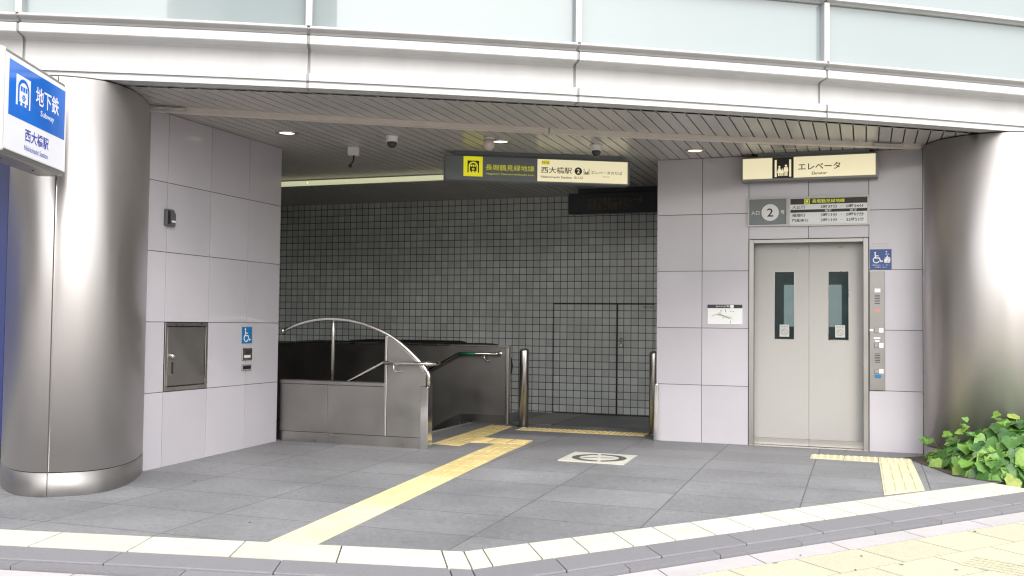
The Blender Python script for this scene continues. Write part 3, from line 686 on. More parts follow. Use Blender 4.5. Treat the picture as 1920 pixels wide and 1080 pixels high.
# blue access sign and paper over the call panel
t = thing('access_sign', 'square blue access sign with wheelchair and family, above the call panel', 'sign', (5.8, 0, 1.9))
mb = MB(); mb.box(EL, 5.704, 5.906, 1.806, 2.005, 0, 0.004); mb.build('plate', M_sblue, t)
mb = MB(); wheelchair(mb, EL, 5.722, 1.865, 0.115, 0.004, 0.005)
person(mb, EL, 5.846, 1.868, 0.055, 0.004, 0.005, True); person(mb, EL, 5.866, 1.868, 0.075, 0.004, 0.005); person(mb, EL, 5.884, 1.868, 0.06, 0.004, 0.005)
mb.prism(EL, [(5.85, 1.985), (5.858, 1.968), (5.866, 1.985)][::-1], 0.004, 0.005); mb.build('pictogram', M_wink, t)
text(EL, '優先エレベーター', 5.728, 5.890, 1.841, 1.853, 0.005, M_wink, t); text(EL, 'お年寄り・車いす', 5.752, 5.862, 1.820, 1.832, 0.005, M_wink, t); text(EL, '優先', 5.845, 5.885, 1.950, 1.962, 0.005, M_wink, t)
t = thing('notice', 'small pale paper notice stuck above the blue access sign', 'notice', (5.8, 0, 2.05))
mb = MB(); mb.box(EL, 5.708, 5.889, 2.013, 2.078, 0, 0.0015); mb.build('sheet', M_panel, t)
text(EL, 'ご利用の際は', 5.722, 5.874, 2.050, 2.066, 0.002, M_red, t); text(EL, 'ゆずりあいましょう', 5.722, 5.874, 2.024, 2.040, 0.002, M_grey, t)

# entrance number board
t = thing('entrance_sign', 'grey board with a white disc and number 2, over the left of the lift', 'sign', (4.7, 0, 2.4))
mb = MB()
for (a, b, c, d) in ((4.512, 4.912, 2.258, 2.272), (4.512, 4.912, 2.538, 2.552), (4.512, 4.526, 2.272, 2.538), (4.898, 4.912, 2.272, 2.538)): mb.box(EL, a, b, c, d, 0, 0.03)
mb.build('frame', M_lframe2, t)
mb = MB(); mb.box(EL, 4.526, 4.898, 2.272, 2.538, 0, 0.02); mb.build('panel', M_signgrey, t)
dx, dy = EL.px(1444, 398.5, 0.02)
mb = MB(); mb.disc(EL, dx, dy, 0.087, 0.02, 0.022, 40); mb.build('disc', M_wink, t)
text(EL, '2', dx-0.030, dx+0.030, dy-0.043, dy+0.043, 0.0226, M_ink, t, 0.012)
text(EL, '入口', 4.545, 4.628, dy-0.021, dy+0.021, 0.021, M_wink, t, 0.015); text(EL, '号', 4.842, 4.880, dy-0.02, dy+0.021, 0.021, M_wink, t, 0.01)

# pictogram of a train in a tunnel
def train(fr, x0, x1, y0, y1, d, A, B, parent):
    """square of colour A, arch of colour B, train of colour A with windows of B"""
    X = lambda a: x0+(x1-x0)*a
    Y = lambda b: y0+(y1-y0)*b
    def arch(l, r, bot, spring, n=16):
        c = (l+r)/2; return [(X(l), Y(bot)), (X(r), Y(bot))]+[(X(c+(r-l)/2*math.cos(math.pi*i/n)), Y(spring+(0.90*(r-l)/2)*math.sin(math.pi*i/n))) for i in range(n+1)]
    mb = MB(); mb.box(fr, x0, x1, y0, y1, d, d+0.0015); mb.build('pictogram_ground', A, parent)
    mb = MB(); mb.prism(fr, arch(0.10, 0.90, 0.0, 0.56), d+0.0015, d+0.0025); mb.build('pictogram_tunnel', B, parent)
    mb = MB(); mb.prism(fr, arch(0.21, 0.79, 0.14, 0.54), d+0.0025, d+0.0035)
    for a in (0.28, 0.58): mb.prism(fr, [(X(a), Y(0.03)), (X(a+.13), Y(0.03)), (X(a+.10), Y(0.1405)), (X(a+.03), Y(0.1405))], d+0.0025, d+0.0034)
    mb.build('pictogram_train', A, parent)
    mb = MB()
    for a in (0.27, 0.44, 0.61): mb.box(fr, X(a), X(a+.125), Y(0.50), Y(0.66), d+0.0035, d+0.0045)
    mb.ring(fr, X(0.5), Y(0.30), 0.055*(x1-x0), 0.10*(x1-x0), d+0.0035, d+0.0045, 16); mb.box(fr, X(0.36), X(0.64), Y(0.285), Y(0.315), d+0.0035, d+0.0048)
    mb.prism(fr, arch(0.25, 0.75, 0.72, 0.72, 8), d+0.0035, d+0.0042) if False else None
    mb.build('pictogram_detail', B, parent)

# timetable board
t = thing('timetable_sign', 'white and black board of first and last train times, over the right of the lift', 'sign', (5.3, 0, 2.4))
mb = MB()
for (a, b, c, d) in ((4.917, 5.702, 2.252, 2.266), (4.917, 5.702, 2.538, 2.552), (4.917, 4.931, 2.266, 2.538), (5.688, 5.702, 2.266, 2.538)): mb.box(EL, a, b, c, d, 0, 0.03)
mb.build('frame', M_lframe2, t)
mb = MB(); mb.box(EL, 4.931, 5.688, 2.266, 2.538, 0, 0.018); mb.build('panel', M_wink, t)
mb = MB(); mb.box(EL, 4.938, 5.680, 2.474, 2.532, 0.018, 0.0195); mb.box(EL, 4.938, 5.680, 2.391, 2.420, 0.018, 0.0195); mb.build('dark_band', M_ink, t)
text(EL, '長堀鶴見緑地線', 5.150, 5.465, 2.485, 2.523, 0.0205, M_yprint, t, 0.006)
mb = MB()
for (a, b, c, d) in ((5.072, 5.128, 2.480, 2.486), (5.072, 5.128, 2.520, 2.526), (5.072, 5.078, 2.486, 2.520), (5.122, 5.128, 2.486, 2.520), (5.086, 5.114, 2.492, 2.514)): mb.box(EL, a, b, c, d, 0.0195, 0.0205)
mb.build('line_mark', M_yprint, t)
for (z0, z1, dest, a, b) in ((2.428, 2.466, '大正行', '5時37分', '0時24分'), (2.344, 2.382, '横堤行', '5時13分', '0時07分'), (2.292, 2.330, '門真南行', '5時13分', '23時53分')):
    text(EL, dest, 4.955, 5.085 if len(dest) == 3 else 5.115, z0+0.002, z1-0.004, 0.019, M_ink, t, 0.012)
    text(EL, a, 5.235, 5.395, z0, z1-0.002, 0.019, M_ink, t, 0.014); text(EL, b, 5.480 if len(b) < 7 else 5.462, 5.648, z0, z1-0.002, 0.019, M_ink, t, 0.014)
    mb = MB(); mb.box(EL, 5.425, 5.448, (z0+z1)/2-0.001, (z0+z1)/2+0.002, 0.018, 0.019); mb.build('dash', M_grey, t)
text(EL, '始発', 5.275, 5.340, 2.395, 2.417, 0.0205, M_wink, t, 0.02); text(EL, '終発', 5.515, 5.585, 2.395, 2.417, 0.0205, M_wink, t, 0.02)

# small map
t = thing('map_sign', 'small white map board with a black heading, on the wall left of the lift', 'map', (4.28, 0, 1.35))
mb = MB(); mb.box(EL, 4.098, 4.457, 1.242, 1.447, 0, 0.006); mb.build('board', M_wink, t)
mb = MB(); mb.box(EL, 4.098, 4.457, 1.410, 1.447, 0.006, 0.0075); mb.build('heading_band', M_ink, t)
text(EL, 'エレベーターのご案内', 4.183, 4.325, 1.420, 1.438, 0.0078, M_wink, t, 0.02)
mb = MB(); mb.box(EL, 4.333, 4.368, 1.413, 1.444, 0.0075, 0.0085); mb.build('map_symbol', M_wink, t)
mb = MB(); mb.stroke(EL, [EL.px(1335, 593), EL.px(1342, 589), EL.px(1347, 590)], 0.006, 0.006, 0.007)
mb.stroke(EL, [EL.px(1347, 589), EL.px(1369, 597)], 0.016, 0.006, 0.0072)
for (X, Y) in ((1351, 584), (1369, 585), (1374, 585), (1355, 597)): mb.box(EL, EL.px(X, Y)[0], EL.px(X, Y)[0]+0.012, EL.px(X, Y)[1], EL.px(X, Y)[1]+0.012, 0.006, 0.007)
for (X, Y) in ((1360, 582), (1369, 603)): mb.box(EL, EL.px(X, Y)[0], EL.px(X, Y)[0]+0.009, EL.px(X, Y)[1]-0.02, EL.px(X, Y)[1]+0.01, 0.006, 0.0071)
mb.build('map_drawing', M_mapg, t)
mb = MB(); mb.disc(EL, *EL.px(1350, 589), 0.022, 0.006, 0.0066, 16); mb.stroke(EL, [EL.px(1343, 591), EL.px(1362, 592), EL.px(1371, 593), EL.px(1374, 600)], 0.008, 0.006, 0.0067); mb.build('map_park', M_mapl, t)
# lift sign
ES = Fr((0, -0.15, 0), (1, 0, 0))
t = thing('lift_sign', 'lit cream box sign with black lift pictogram, hanging above the lift doors', 'sign', (5.1, -0.08, 2.84))
mb = MB(); mb.box(ES, 4.452, 5.782, 2.708, 2.960, -0.146, -0.004); mb.bevel(0.012, 2); mb.build('housing', M_signhouse, t)
mb = MB(); mb.box(ES, 4.62, 5.70, 2.960, 2.9985, -0.11, -0.03); mb.build('mounting_rail', M_signgrey, t)
mb = MB(); mb.box(ES, 4.474, 4.768, 2.733, 2.943, -0.004, 0.0); mb.build('lit_panel', M_lit, t)
mb = MB(); mb.box(ES, 4.978, 5.757, 2.733, 2.943, -0.004, 0.0); mb.build('lit_panel', M_lit, t)
mb = MB(); mb.box(ES, 4.768, 4.978, 2.733, 2.943, -0.004, -0.001); mb.build('dark_panel', M_ink, t)
mb = MB(); mb.box(ES, 4.792, 4.812, 2.745, 2.92, -0.001, 0.0006); mb.box(ES, 4.934, 4.954, 2.745, 2.92, -0.001, 0.0006)
person(mb, ES, 4.838, 2.755, 0.105, -0.001, 0.0006, True); person(mb, ES, 4.868, 2.755, 0.075, -0.001, 0.0006); person(mb, ES, 4.903, 2.755, 0.115, -0.001, 0.0006); mb.build('pictogram', M_lit, t)
text(ES, 'エレベータ', 5.022, 5.428, 2.806, 2.876, 0.0006, M_ink, t, 0.012); text(ES, 'Elevator', 5.155, 5.302, 2.756, 2.785, 0.0006, M_ink, t, 0.008)

# hanging line sign
HS = Fr((1.624, -1.231, 0), (0.88010186, 0.47478492, 0))
hc = HS.p(0.95, 2.83, -0.08)
t = thing('line_sign', 'long hanging box sign, slate with yellow train square and lit cream half', 'sign', hc)
mb = MB(); mb.box(HS, -0.02, 1.935, 2.690, 2.950, -0.16, -0.004); mb.bevel(0.012, 2); mb.build('housing', M_signgrey, t)
mb = MB(); mb.box(HS, 0.08, 1.82, 2.950, 2.9985, -0.13, -0.04); mb.build('mounting_rail', M_signgrey, t)
mb = MB(); mb.box(HS, 0.0, 0.938, 2.700, 2.938, -0.004, -0.0005); mb.build('slate_panel', M_signgrey, t)
mb = MB(); mb.box(HS, 0.945, 1.908, 2.705, 2.935, -0.004, 0.0); mb.build('lit_panel', M_lit, t)
mb = MB(); mb.box(HS, 0.173, 0.371, 2.732, 2.937, -0.0005, 0.0008); mb.build('yellow_square', M_yellow, t)
train(HS, 0.214, 0.333, 2.770, 2.893, 0.0008, M_ink, M_yellow, t)
tpx(HS, '長堀鶴見緑地線', 910.5, 307.8, 1002, 322.0, 0.001, M_yprint, t, 0.008)
tpx(HS, 'Nagahori Tsurumi-ryokuchi Line', 911.5, 323.6, 1001, 331, 0.001, M_yprint, t, 0.012)
a = HS.px(1015.6, 300.5, 0.001); b = HS.px(1031, 309.0, 0.001)
mb = MB(); mb.box(HS, a[0], b[0], b[1], a[1], 0, 0.001); mb.build('number_badge', M_yellow, t)
tpx(HS, 'N16', 1017, 302.0, 1029.6, 307.6, 0.002, M_grey, t, 0.01)
tpx(HS, '西大橋駅', 1014.8, 312.2, 1072.2, 326.2, 0.001, M_ink, t, 0.008)
tpx(HS, 'Nishiohashi Station', 1014.2, 329.0, 1072.5, 335.2, 0.001, M_ink, t, 0.01)
q = HS.px(1084.4, 321); mb = MB(); mb.disc(HS, q[0], q[1], 0.040, 0, 0.001, 32); mb.build('number_disc', M_ink, t)
text(HS, '2', q[0]-0.015, q[0]+0.015, q[1]-0.022, q[1]+0.022, 0.0016, M_lit, t, 0.02)
tpx(HS, '出入口', 1076.3, 330.5, 1092.5, 335.6, 0.001, M_ink, t, 0.008)
mb = MB(); a = HS.px(1094.5, 327.5); b = HS.px(1105, 316.5)
mb.box(HS, a[0], a[0]+0.006, a[1], b[1], 0, 0.001); mb.box(HS, b[0]-0.006, b[0], a[1], b[1], 0, 0.001)
for k, h in ((0.28, 0.034), (0.48, 0.026), (0.72, 0.038)): person(mb, HS, a[0]+(b[0]-a[0])*k, a[1], h, 0, 0.001)
mb.build('lift_symbol', M_ink, t)
tpx(HS, 'エレベータのりば', 1108.6, 320.2, 1166.5, 328.6, 0.001, M_ink, t, 0.006)
tpx(HS, 'Elevator', 1130.5, 330.2, 1143.5, 332.8, 0.001, M_ink, t)

# dark message board at the escalator
LF = Fr((0, 1.9, 0), (1, 0, 0))
t = thing('message_board', 'unlit black message board hanging at the back, above the escalator landing', 'sign', (2.7, 1.95, 2.8))
mb = MB(); mb.box(LF, 2.0, 3.545, 2.665, 2.935, -0.14, 0.0); mb.bevel(0.006); mb.build('housing', M_led, t)
mb = MB(); mb.box(LF, 2.12, 3.5, 2.935, 2.9985, -0.11, -0.04); mb.build('mounting_rail', M_led, t)
tpx(LF, 'のぼり専用エスカレータ', 1102, 371, 1204.5, 380.5, 0.001, M_ledt, t, 0.012); tpx(LF, '階段をご利用下さい', 1102, 382.5, 1186, 391.5, 0.001, M_ledt, t, 0.012)

# blue projecting sign
BX = Vector((-0.3987, 0.9171, 0)); P0 = Vector((0.5, -5.2, 0))
r_ = ray(126, 240); NEXP['v'] = 2.7; th_, _ = ell_hit(126, 240); NEXP['v'] = 2.0; n_ = BX.cross(Vector(UP)); t0 = (P0-CAM).dot(n_)/r_.dot(n_)
sc = (th_-0.10)/t0
P0s = CAM + (P0-CAM)*sc; P0s.z = 0
BS = Fr(P0s, BX)
xi = BS.px(124, 240)[0]; xo = BS.px(9, 190)[0]
yt = (BS.px(124, 165)[1]+BS.px(9, 92)[1])/2; yb = (BS.px(124, 318)[1]+BS.px(9, 284)[1])/2
t = thing('subway_sign', 'blue and white illuminated box sign projecting beside the left steel column', 'sign', BS.p((xi+xo)/2, (yt+yb)/2, -0.08))
mb = MB(); mb.box(BS, xo-0.04, xi+0.008, yb-0.035, yt+0.03, -0.20, -0.012); mb.bevel(0.015, 2); mb.build('housing', M_signhouse, t)
mb = MB(); mb.box(BS, xo, xi, yb, yt, -0.012, 0.0); mb.bevel(0.008, 2); mb.build('lit_face', M_whitelit, t)
mb = MB(); mb.box(BS, xo-0.045, xo-0.005, yb-0.02, yt+0.02, -0.19, 0.006); mb.bevel(0.012, 2); mb.build('end_cap', M_whiteb, t)
bx0 = BS.px(17, 150)[0]; bx1 = BS.px(121, 220)[0]; by1 = (BS.px(17, 109)[1]+BS.px(121, 170)[1])/2; by0 = (BS.px(15, 214)[1]+BS.px(120, 262)[1])/2
mb = MB(); mb.box(BS, bx0, bx1, by0, by1, 0.0, 0.0015); mb.build('blue_panel', M_bluelit, t)
def tq(body, xl, ytop, ybot, xr, m, bold, d=0.0025):
    a = BS.px(xl, ytop, d); b = BS.px(xl, ybot, d); c = BS.px(xr, 200, d)[0]
    text(BS, body, a[0], c, b[1], a[1], d, m, t, bold)
tq('地下鉄', 68.3, 160.5, 196, 110.6, M_whitelit, 0.014); tq('Subway', 76.4, 207, 221, 102, M_whitelit, 0.01)
tq('西大橋駅', 47.5, 240, 264.5, 93.3, M_bluep, 0.016, 0.0012); tq('Nishiohashi Station', 45.8, 271, 281, 92, M_bluep, 0.008, 0.0012)
a = BS.px(31, 137.5); b = BS.px(31, 195.5)
train(BS, a[0], BS.px(56.5, 180)[0], b[1], a[1], 0.0015, M_whitelit, M_bluelit, t)
mb = MB(); mb.box(BS, xi+0.008, xi+0.11, (yb+yt)/2+0.08, (yb+yt)/2+0.14, -0.13, -0.07); mb.box(BS, xi+0.008, xi+0.11, (yb+yt)/2-0.14, (yb+yt)/2-0.08, -0.13, -0.07); mb.build('bracket', M_dsteel, t)
for X, Y in ((90, 326), (30, 303)):
    q = BS.px(X, Y-14)
    mb = MB(); mb.lathe(BS.p(q[0], yb-0.035, -0.10), [(0.008, -0.006), (0.008, 0.002)], 8); mb.build('screw', M_gap, t)

# blue board beyond the left column
r_ = ray(12, 540); q = CAM + r_*8.3; bd = Vector((-0.75, -0.66, 0)).normalized()
bf = Fr((q.x, q.y, 0), -bd)
t = thing('blue_board', 'deep blue board partly hidden behind the left steel column', 'board', (q.x+bd.x*0.8, q.y+bd.y*0.8, -0.06))
mb = MB(); mb.box(bf, -1.5, 0.0, 0.16, 2.55, -0.06, 0.0); mb.bevel(0.006); mb.build('panel', M_blueboard, t)
mb = MB()
mb.box(bf, -1.45, -1.39, -0.07, 0.16, -0.05, -0.01); mb.build('post', M_dsteel, t)
mb = MB(); mb.box(bf, -0.12, -0.06, -0.07, 0.16, -0.05, -0.01); mb.build('post', M_dsteel, t)

# ------------------------------------------------------------------ fittings on the left wall
t = thing('wall_cabinet', 'square steel cabinet door set into the left wall', 'cabinet', (0, -3.2, 0.9))
mb = MB()
for (a, b, c, d) in ((-3.492, -2.905, 0.604, 0.640), (-3.492, -2.905, 1.164, 1.196), (-3.492, -3.46, 0.640, 1.164), (-2.937, -2.905, 0.640, 1.164)): mb.box(LW, a, b, c, d, -0.05, 0.006)
mb.bevel(0.002); mb.build('frame', M_dsteel, t)
mb = MB(); mb.box(LW, -3.454, -2.943, 0.646, 1.158, -0.05, 0.001); mb.bevel(0.003); dd = mb.build('door', M_satin, t)
mb = MB(); mb.lathe(LW.p(-3.405, 0.905, 0.001), [(0.026, 0), (0.026, 0.012), (0.02, 0.018), (0.02, 0.03), (0.012, 0.034)], 18, LW.n); mb.build('lock', M_polish, dd)
mb = MB(); mb.box(LW, -3.432, -3.375, 0.74, 0.865, 0.001, 0.004); mb.build('pull_plate', M_dsteel, dd)
mb = MB(); mb.box(LW, -3.400, -3.378, 0.75, 0.855, 0.004, 0.0055); mb.build('pull_slot', M_black, dd)
t = thing('wall_sensor', 'small dark grey box with a pale label, high on the left wall', 'sensor', (0, -3.48, 2.1))
mb = MB(); mb.prism(LW, [(-3.545, 2.025), (-3.425, 2.025), (-3.42, 2.13), (-3.45, 2.17), (-3.545, 2.17)][::1], 0, 0.035); mb.bevel(0.008, 2); mb.build('case', M_dgrey, t)
mb = MB(); mb.box(LW, -3.48, -3.43, 2.06, 2.075, 0.035, 0.0365); mb.build('label_plate', M_wink, t)
mb = MB(); mb.box(LW, -3.535, -3.50, 2.04, 2.155, 0.035, 0.038); mb.build('seam', M_black, t)
t = thing('wheelchair_sign', 'small bright blue wheelchair plate above the intercom on the left wall', 'sign', (0, -2.3, 1.08))
mb = MB(); mb.box(LW, -2.379, -2.212, 1.0, 1.16, 0, 0.004); mb.build('plate', M_sblue2, t)
mb = MB(); wheelchair(mb, LW, -2.362, 1.013, 0.135, 0.004, 0.005); mb.build('pictogram', M_wink, t)
t = thing('intercom', 'small square steel intercom plate under the wheelchair sign', 'intercom', (0, -2.3, 0.9))
mb = MB(); mb.box(LW, -2.376, -2.214, 0.837, 0.953, 0, 0.01); mb.bevel(0.003); mb.build('plate', M_dsteel, t)
mb = MB(); mb.box(LW, -2.345, -2.245, 0.862, 0.885, 0.01, 0.012); mb.build('label_plate', M_wink, t)
mb = MB()
for k in range(4): mb.box(LW, -2.34, -2.25, 0.90+0.01*k, 0.904+0.01*k, 0.01, 0.011)
mb.build('speaker_slots', M_black, t)
t = thing('wall_plate', 'small dark rectangular plate below the steel intercom', 'plate', (0, -2.3, 0.77))
mb = MB(); mb.box(LW, -2.38, -2.222, 0.738, 0.80, 0, 0.012); mb.bevel(0.003); mb.build('plate', M_grey, t)
mb = MB(); mb.box(LW, -2.365, -2.237, 0.752, 0.786, 0.012, 0.0135); mb.build('dark_face', M_led, t)

# ------------------------------------------------------------------ parapet round the stairs, with arched rail
PF = Fr((0, -1.70, 0), (1, 0, 0))
t = thing('stair_parapet', 'stainless steel stair parapet with an arched tube rail, running from the left wall', 'parapet', (0.8, -1.65, 0))
mb = MB(); mb.box(PF, 0.004, 1.588, -0.012, 0.098, -0.09, -0.006); mb.build('plinth', M_dsteel, t)
for (a, b) in ((0.004, 0.552), (0.556, 1.193)):
    mb = MB(); mb.box(PF, a, b, 0.103, 0.583, -0.09, 0); mb.bevel(0.0015); mb.build('panel', M_satin, t)
mb = MB(); mb.box(PF, 0.006, 1.588, 0.0985, 0.583, -0.085, -0.008); mb.build('core', M_gap, t)
mb = MB(); mb.box(PF, 0.0, 1.193, 0.585, 0.623, -0.10, 0.008); mb.bevel(0.004); mb.build('top_rail', M_satin, t)
mb = MB(); mb.prism(PF, [(1.222, 0.103), (1.586, 0.103), (1.586, 0.600), (1.634, 0.600), (1.634, 0.722), (1.54, 0.835), (1.41, 0.945), (1.30, 1.030), (1.222, 1.080)], -0.085, 0.0); mb.bevel(0.0015); mb.build('panel', M_satin, t)
mb = MB(); mb.box(PF, 1.195, 1.220, 0.103, 1.085, -0.095, 0.010); mb.bevel(0.004); mb.build('edge_post', M_steel, t)
mb = MB(); mb.box(PF, 1.590, 1.672, -0.012, 0.597, -0.10, 0.012); mb.bevel(0.006, 2); mb.build('end_post', M_polish, t)
AR = [(-0.012, 1.116), (0.145, 1.179), (0.30, 1.222), (0.455, 1.245), (0.588, 1.249), (0.76, 1.237), (0.911, 1.208), (1.061, 1.16), (1.18, 1.112), (1.298, 1.045), (1.415, 0.958), (1.546, 0.842), (1.638, 0.738), (1.650, 0.70), (1.650, 0.60)]
def smooth(pts, n=6):
    out = []
    for i in range(len(pts)-1):
        p = [Vector(pts[max(i-1, 0)]), Vector(pts[i]), Vector(pts[i+1]), Vector(pts[min(i+2, len(pts)-1)])]
        for k in range(n):
            s = k/n; out.append(0.5*((2*p[1])+(-p[0]+p[2])*s+(2*p[0]-5*p[1]+4*p[2]-p[3])*s*s+(-p[0]+3*p[1]-3*p[2]+p[3])*s**3))
    out.append(Vector(pts[-1])); return out
arc = smooth([(x, -1.655, z) for x, z in AR[:13]])+[Vector((x, -1.655, z)) for x, z in AR[13:]]
mb = MB(); mb.tube(arc, 0.0185, 14); ar_ = mb.build('arched_rail', M_polish, t)
mb = MB(); mb.lathe((0.0, -1.655, 1.118), [(0.034, 0.001), (0.034, 0.012), (0.02, 0.016)], 16, (1, 0, 0)); mb.build('wall_flange', M_polish, t)
mb = MB(); mb.tube([(0.585, -1.655, 0.62), (0.585, -1.655, 1.16), (0.585, -1.655, 1.19), (0.585, -1.655, 1.235)], [0.0165, 0.0165, 0.010, 0.010], 12); mb.build('upright', M_steel, t)
mb = MB(); inner = [(x*1.0-0.018, z-0.045) for x, z in [(1.24, 1.075), (1.298, 1.045), (1.415, 0.958), (1.546, 0.842), (1.60, 0.78)]]
mb.tube(smooth([(x, -1.69, z) for x, z in inner]), 0.008, 8); mb.build('panel_bead', M_polish, t)
# handrail looping round the end of the parapet, down the stairs
hz = 0.825
hp = [(1.222, -1.78, hz), (1.62, -1.78, hz)]+[(1.66+0.13*math.sin(math.pi*k/10)*0.55, -1.65-0.13*math.cos(math.pi*k/10), hz) for k in range(11)]+[(1.60, -1.52, hz), (1.10, -1.52, hz-0.005), (0.70, -1.52, 0.615), (-2.5, -1.52, -1.08)]
t = thing('handrail', 'steel handrail looping round the free end of the parapet', 'handrail', (1.4, -1.65, 0.8))
mb = MB(); mb.tube(hp, 0.019, 12); mb.build('rail', M_polish, t)
mb = MB(); mb.tube([(1.33, -1.78, hz-0.012), (1.33, -1.78, hz-0.065), (1.345, -1.765, hz-0.085), (1.37, -1.705, hz-0.085), (1.37, -1.698, hz-0.085)], 0.008, 8); mb.build('bracket', M_polish, t)
# inner parapet
IB = Fr((0, 0.90, 0), (1, 0, 0))
t = thing('stair_parapet', 'stainless steel parapet wall on the far side of the stairs, beside the escalator', 'parapet', (0.5, 0.95, 0))
mb = MB()
for (a, b) in ((-4.1, -1.25), (-1.246, -0.05), (-0.046, 1.515)): mb.box(IB, a, b, -3.2, 0.935, -0.07, 0)
mb.build('panel', M_satin, t)
mb = MB(); mb.box(IB, -4.1, 1.556, 0.937, 0.958, -0.085, 0.010); mb.box(IB, 1.518, 1.556, -0.012, 0.937, -0.085, 0.010); mb.bevel(0.006, 2); mb.build('edge_frame', M_steel, t)
mb = MB(); mb.prism(IB, [(0.92, 0.0), (1.516, 0.0), (1.516, 0.107), (0.92, 0.107)], 0, 0.012); mb.prism(IB, [(-3.5, -2.52), (-3.5, -2.34), (0.919, 0.107), (0.919, 0.0), (0.919, -0.14)][::-1], 0, 0.012); mb.build('skirting', M_dsteel, t)
t = thing('handrail', 'steel handrail with a green taped section, on the far wall of the stairs', 'handrail', (1.2, 0.83, 0.85))
hp = [(1.44, 0.885, 0.853), (1.44, 0.83, 0.853), (1.425, 0.815, 0.853), (0.93, 0.815, 0.848), (0.905, 0.815, 0.838), (-2.5, 0.815, -0.97)]
mb = MB(); mb.tube(hp, 0.0185, 12); mb.build('rail', M_polish, t)
mb = MB(); mb.tube([(0.935, 0.815, 0.848), (1.155, 0.815, 0.850)], 0.0215, 12); mb.build('green_sleeve', M_green, t)
mb = MB(); mb.lathe((1.44, 0.899, 0.853), [(0.034, 0), (0.034, 0.008), (0.02, 0.012)], 16, (0, -1, 0)); mb.build('wall_flange', M_polish, t)
mb = MB(); mb.tube([(1.265, 0.815, 0.838), (1.265, 0.815, 0.785), (1.28, 0.835, 0.765), (1.305, 0.895, 0.765)], 0.008, 8); mb.build('bracket', M_polish, t)

# escalator
t = thing('escalator', 'escalator behind the far stair parapet, only its black handrail and landing plate in view', 'escalator', (1.6, 1.7, 0))
mb = MB(); mb.abox(1.1, 3.50, 1.06, 2.50, -0.02, 0.006); mb.build('landing_plate', M_plate, t)
mb = MB(); mb.abox(1.60, 2.08, 0.99, 2.55, -0.02, 0.010); mb.build('comb_plate', M_satin, t)
for y in (1.05, 2.52):
    ex = 0.0 if y < 2 else -1.05
    lp = [(-3.5, y, -0.62), (-1.5, y, 0.935), (-1.2, y, 0.945), (1.22+ex, y, 0.945)]+[(1.275+ex+0.25*math.sin(math.radians(a)), y, 0.70+0.245*math.cos(math.radians(a))) for a in range(0, 181, 15)]+[(1.15+ex, y, 0.435)]
    mb = MB(); mb.tube(lp, 0.032, 10); mb.build('handrail', M_rubber, t)
    mb = MB(); mb.prism(Fr((0, y+0.02, 0), (1, 0, 0)), [(-3.5, -2.9), (1.42+ex, -0.01), (1.42+ex, 0.40), (1.49+ex, 0.50), (1.52+ex, 0.70), (1.46+ex, 0.86), (1.26+ex, 0.93), (-1.2, 0.93), (-1.5, 0.92), (-3.5, -0.63)], 0, 0.04); mb.build('balustrade', M_dsteel, t)
mb = MB()
for k in range(11):
    x1 = 1.1-0.4*k; z1 = -0.03-(0.2*max(0, k-2))
    mb.abox(x1-0.4, x1-0.004, 1.09, 2.48, z1-0.5, z1)
mb.build('steps', M_plate, t)

# bollards
t = thing('bollard', 'round steel bollard standing free between the stair wall and the tiled door', 'bollard', (1.845, 0.64, 0), 'steel bollards at the escalator landing')
mb = MB(); mb.lathe((1.845, 0.64, 0), [(0.057, -0.01), (0.057, 0.895), (0.053, 0.915), (0.042, 0.927), (0.02, 0.932)], 32); mb.build('post', M_steel, t)
mb = MB(); mb.lathe((1.845, 0.64, 0), [(0.068, 0.0), (0.068, 0.006), (0.059, 0.009)], 32); mb.build('floor_collar', M_dsteel, t)
dup(t, (3.425, 0.55, 0), 'round steel bollard half hidden by the edge of the right panelled wall')

# ------------------------------------------------------------------ soffit fittings
def downlight(x, y, m, label):
    q = px(x, y, 'z', 2.998); t = thing('downlight', label, 'downlight', (q.x, q.y, 3.0), 'downlights in the soffit')
    mb = MB(); b = mb
    b.lathe((q.x, q.y, 2.9998), [(0.075, 0), (0.108, 0), (0.104, -0.010), (0.082, -0.012), (0.075, -0.004)], 32); b.build('trim_ring', M_polish, t)
    mb = MB(); mb.lathe((q.x, q.y, 2.9995), [(0.074, 0), (0.074, -0.004), (0.05, -0.008), (0.01, -0.010)], 28); mb.build('lens', m, t)
downlight(538, 249, M_dl, 'round downlight over the steel cabinet wall, left end of the soffit')
downlight(938, 265, M_dl, 'round downlight just beside the spot camera, above the hanging line sign')
downlight(1303, 282, M_dlw, 'round downlight glowing warm orange, left of the lift sign')
q = px(735, 255, 'z', 2.999)
t = thing('dome_camera', 'white dome camera with dark bubble, between the left downlight and the hanging sign', 'camera', (q.x, q.y, 3.0), 'dome cameras on the soffit')
mb = MB(); mb.lathe((q.x, q.y, 3.0), [(0.064, -0.0005), (0.064, -0.012), (0.056, -0.02), (0.056, -0.055), (0.052, -0.06)], 28); mb.build('base', M_whiteb, t)
mb = MB(); mb.lathe((q.x, q.y, 2.94), [(0.046, 0.002)]+[(0.045*math.cos(math.radians(a)), -0.012-0.045*math.sin(math.radians(a))) for a in range(0, 90, 12)], 24); mb.build('dome', M_dome, t)
q2 = px(1118, 272, 'z', 2.999)
dup(t, (q2.x, q2.y, 3.0), 'white dome camera with dark bubble, above the lit half of the hanging sign')
q = px(917, 258, 'z', 2.999)
t = thing('spot_camera', 'pale round tilted ceiling camera head, above the left half of the hanging sign', 'camera', (q.x, q.y, 3.0))
mb = MB(); mb.lathe((q.x, q.y, 3.0), [(0.05, -0.0005), (0.05, -0.012), (0.025, -0.016), (0.02, -0.04)], 20); mb.build('mount', M_whiteb, t)
ax = (CAM-q+Vector((0.2, 0, -1.5))).normalized()
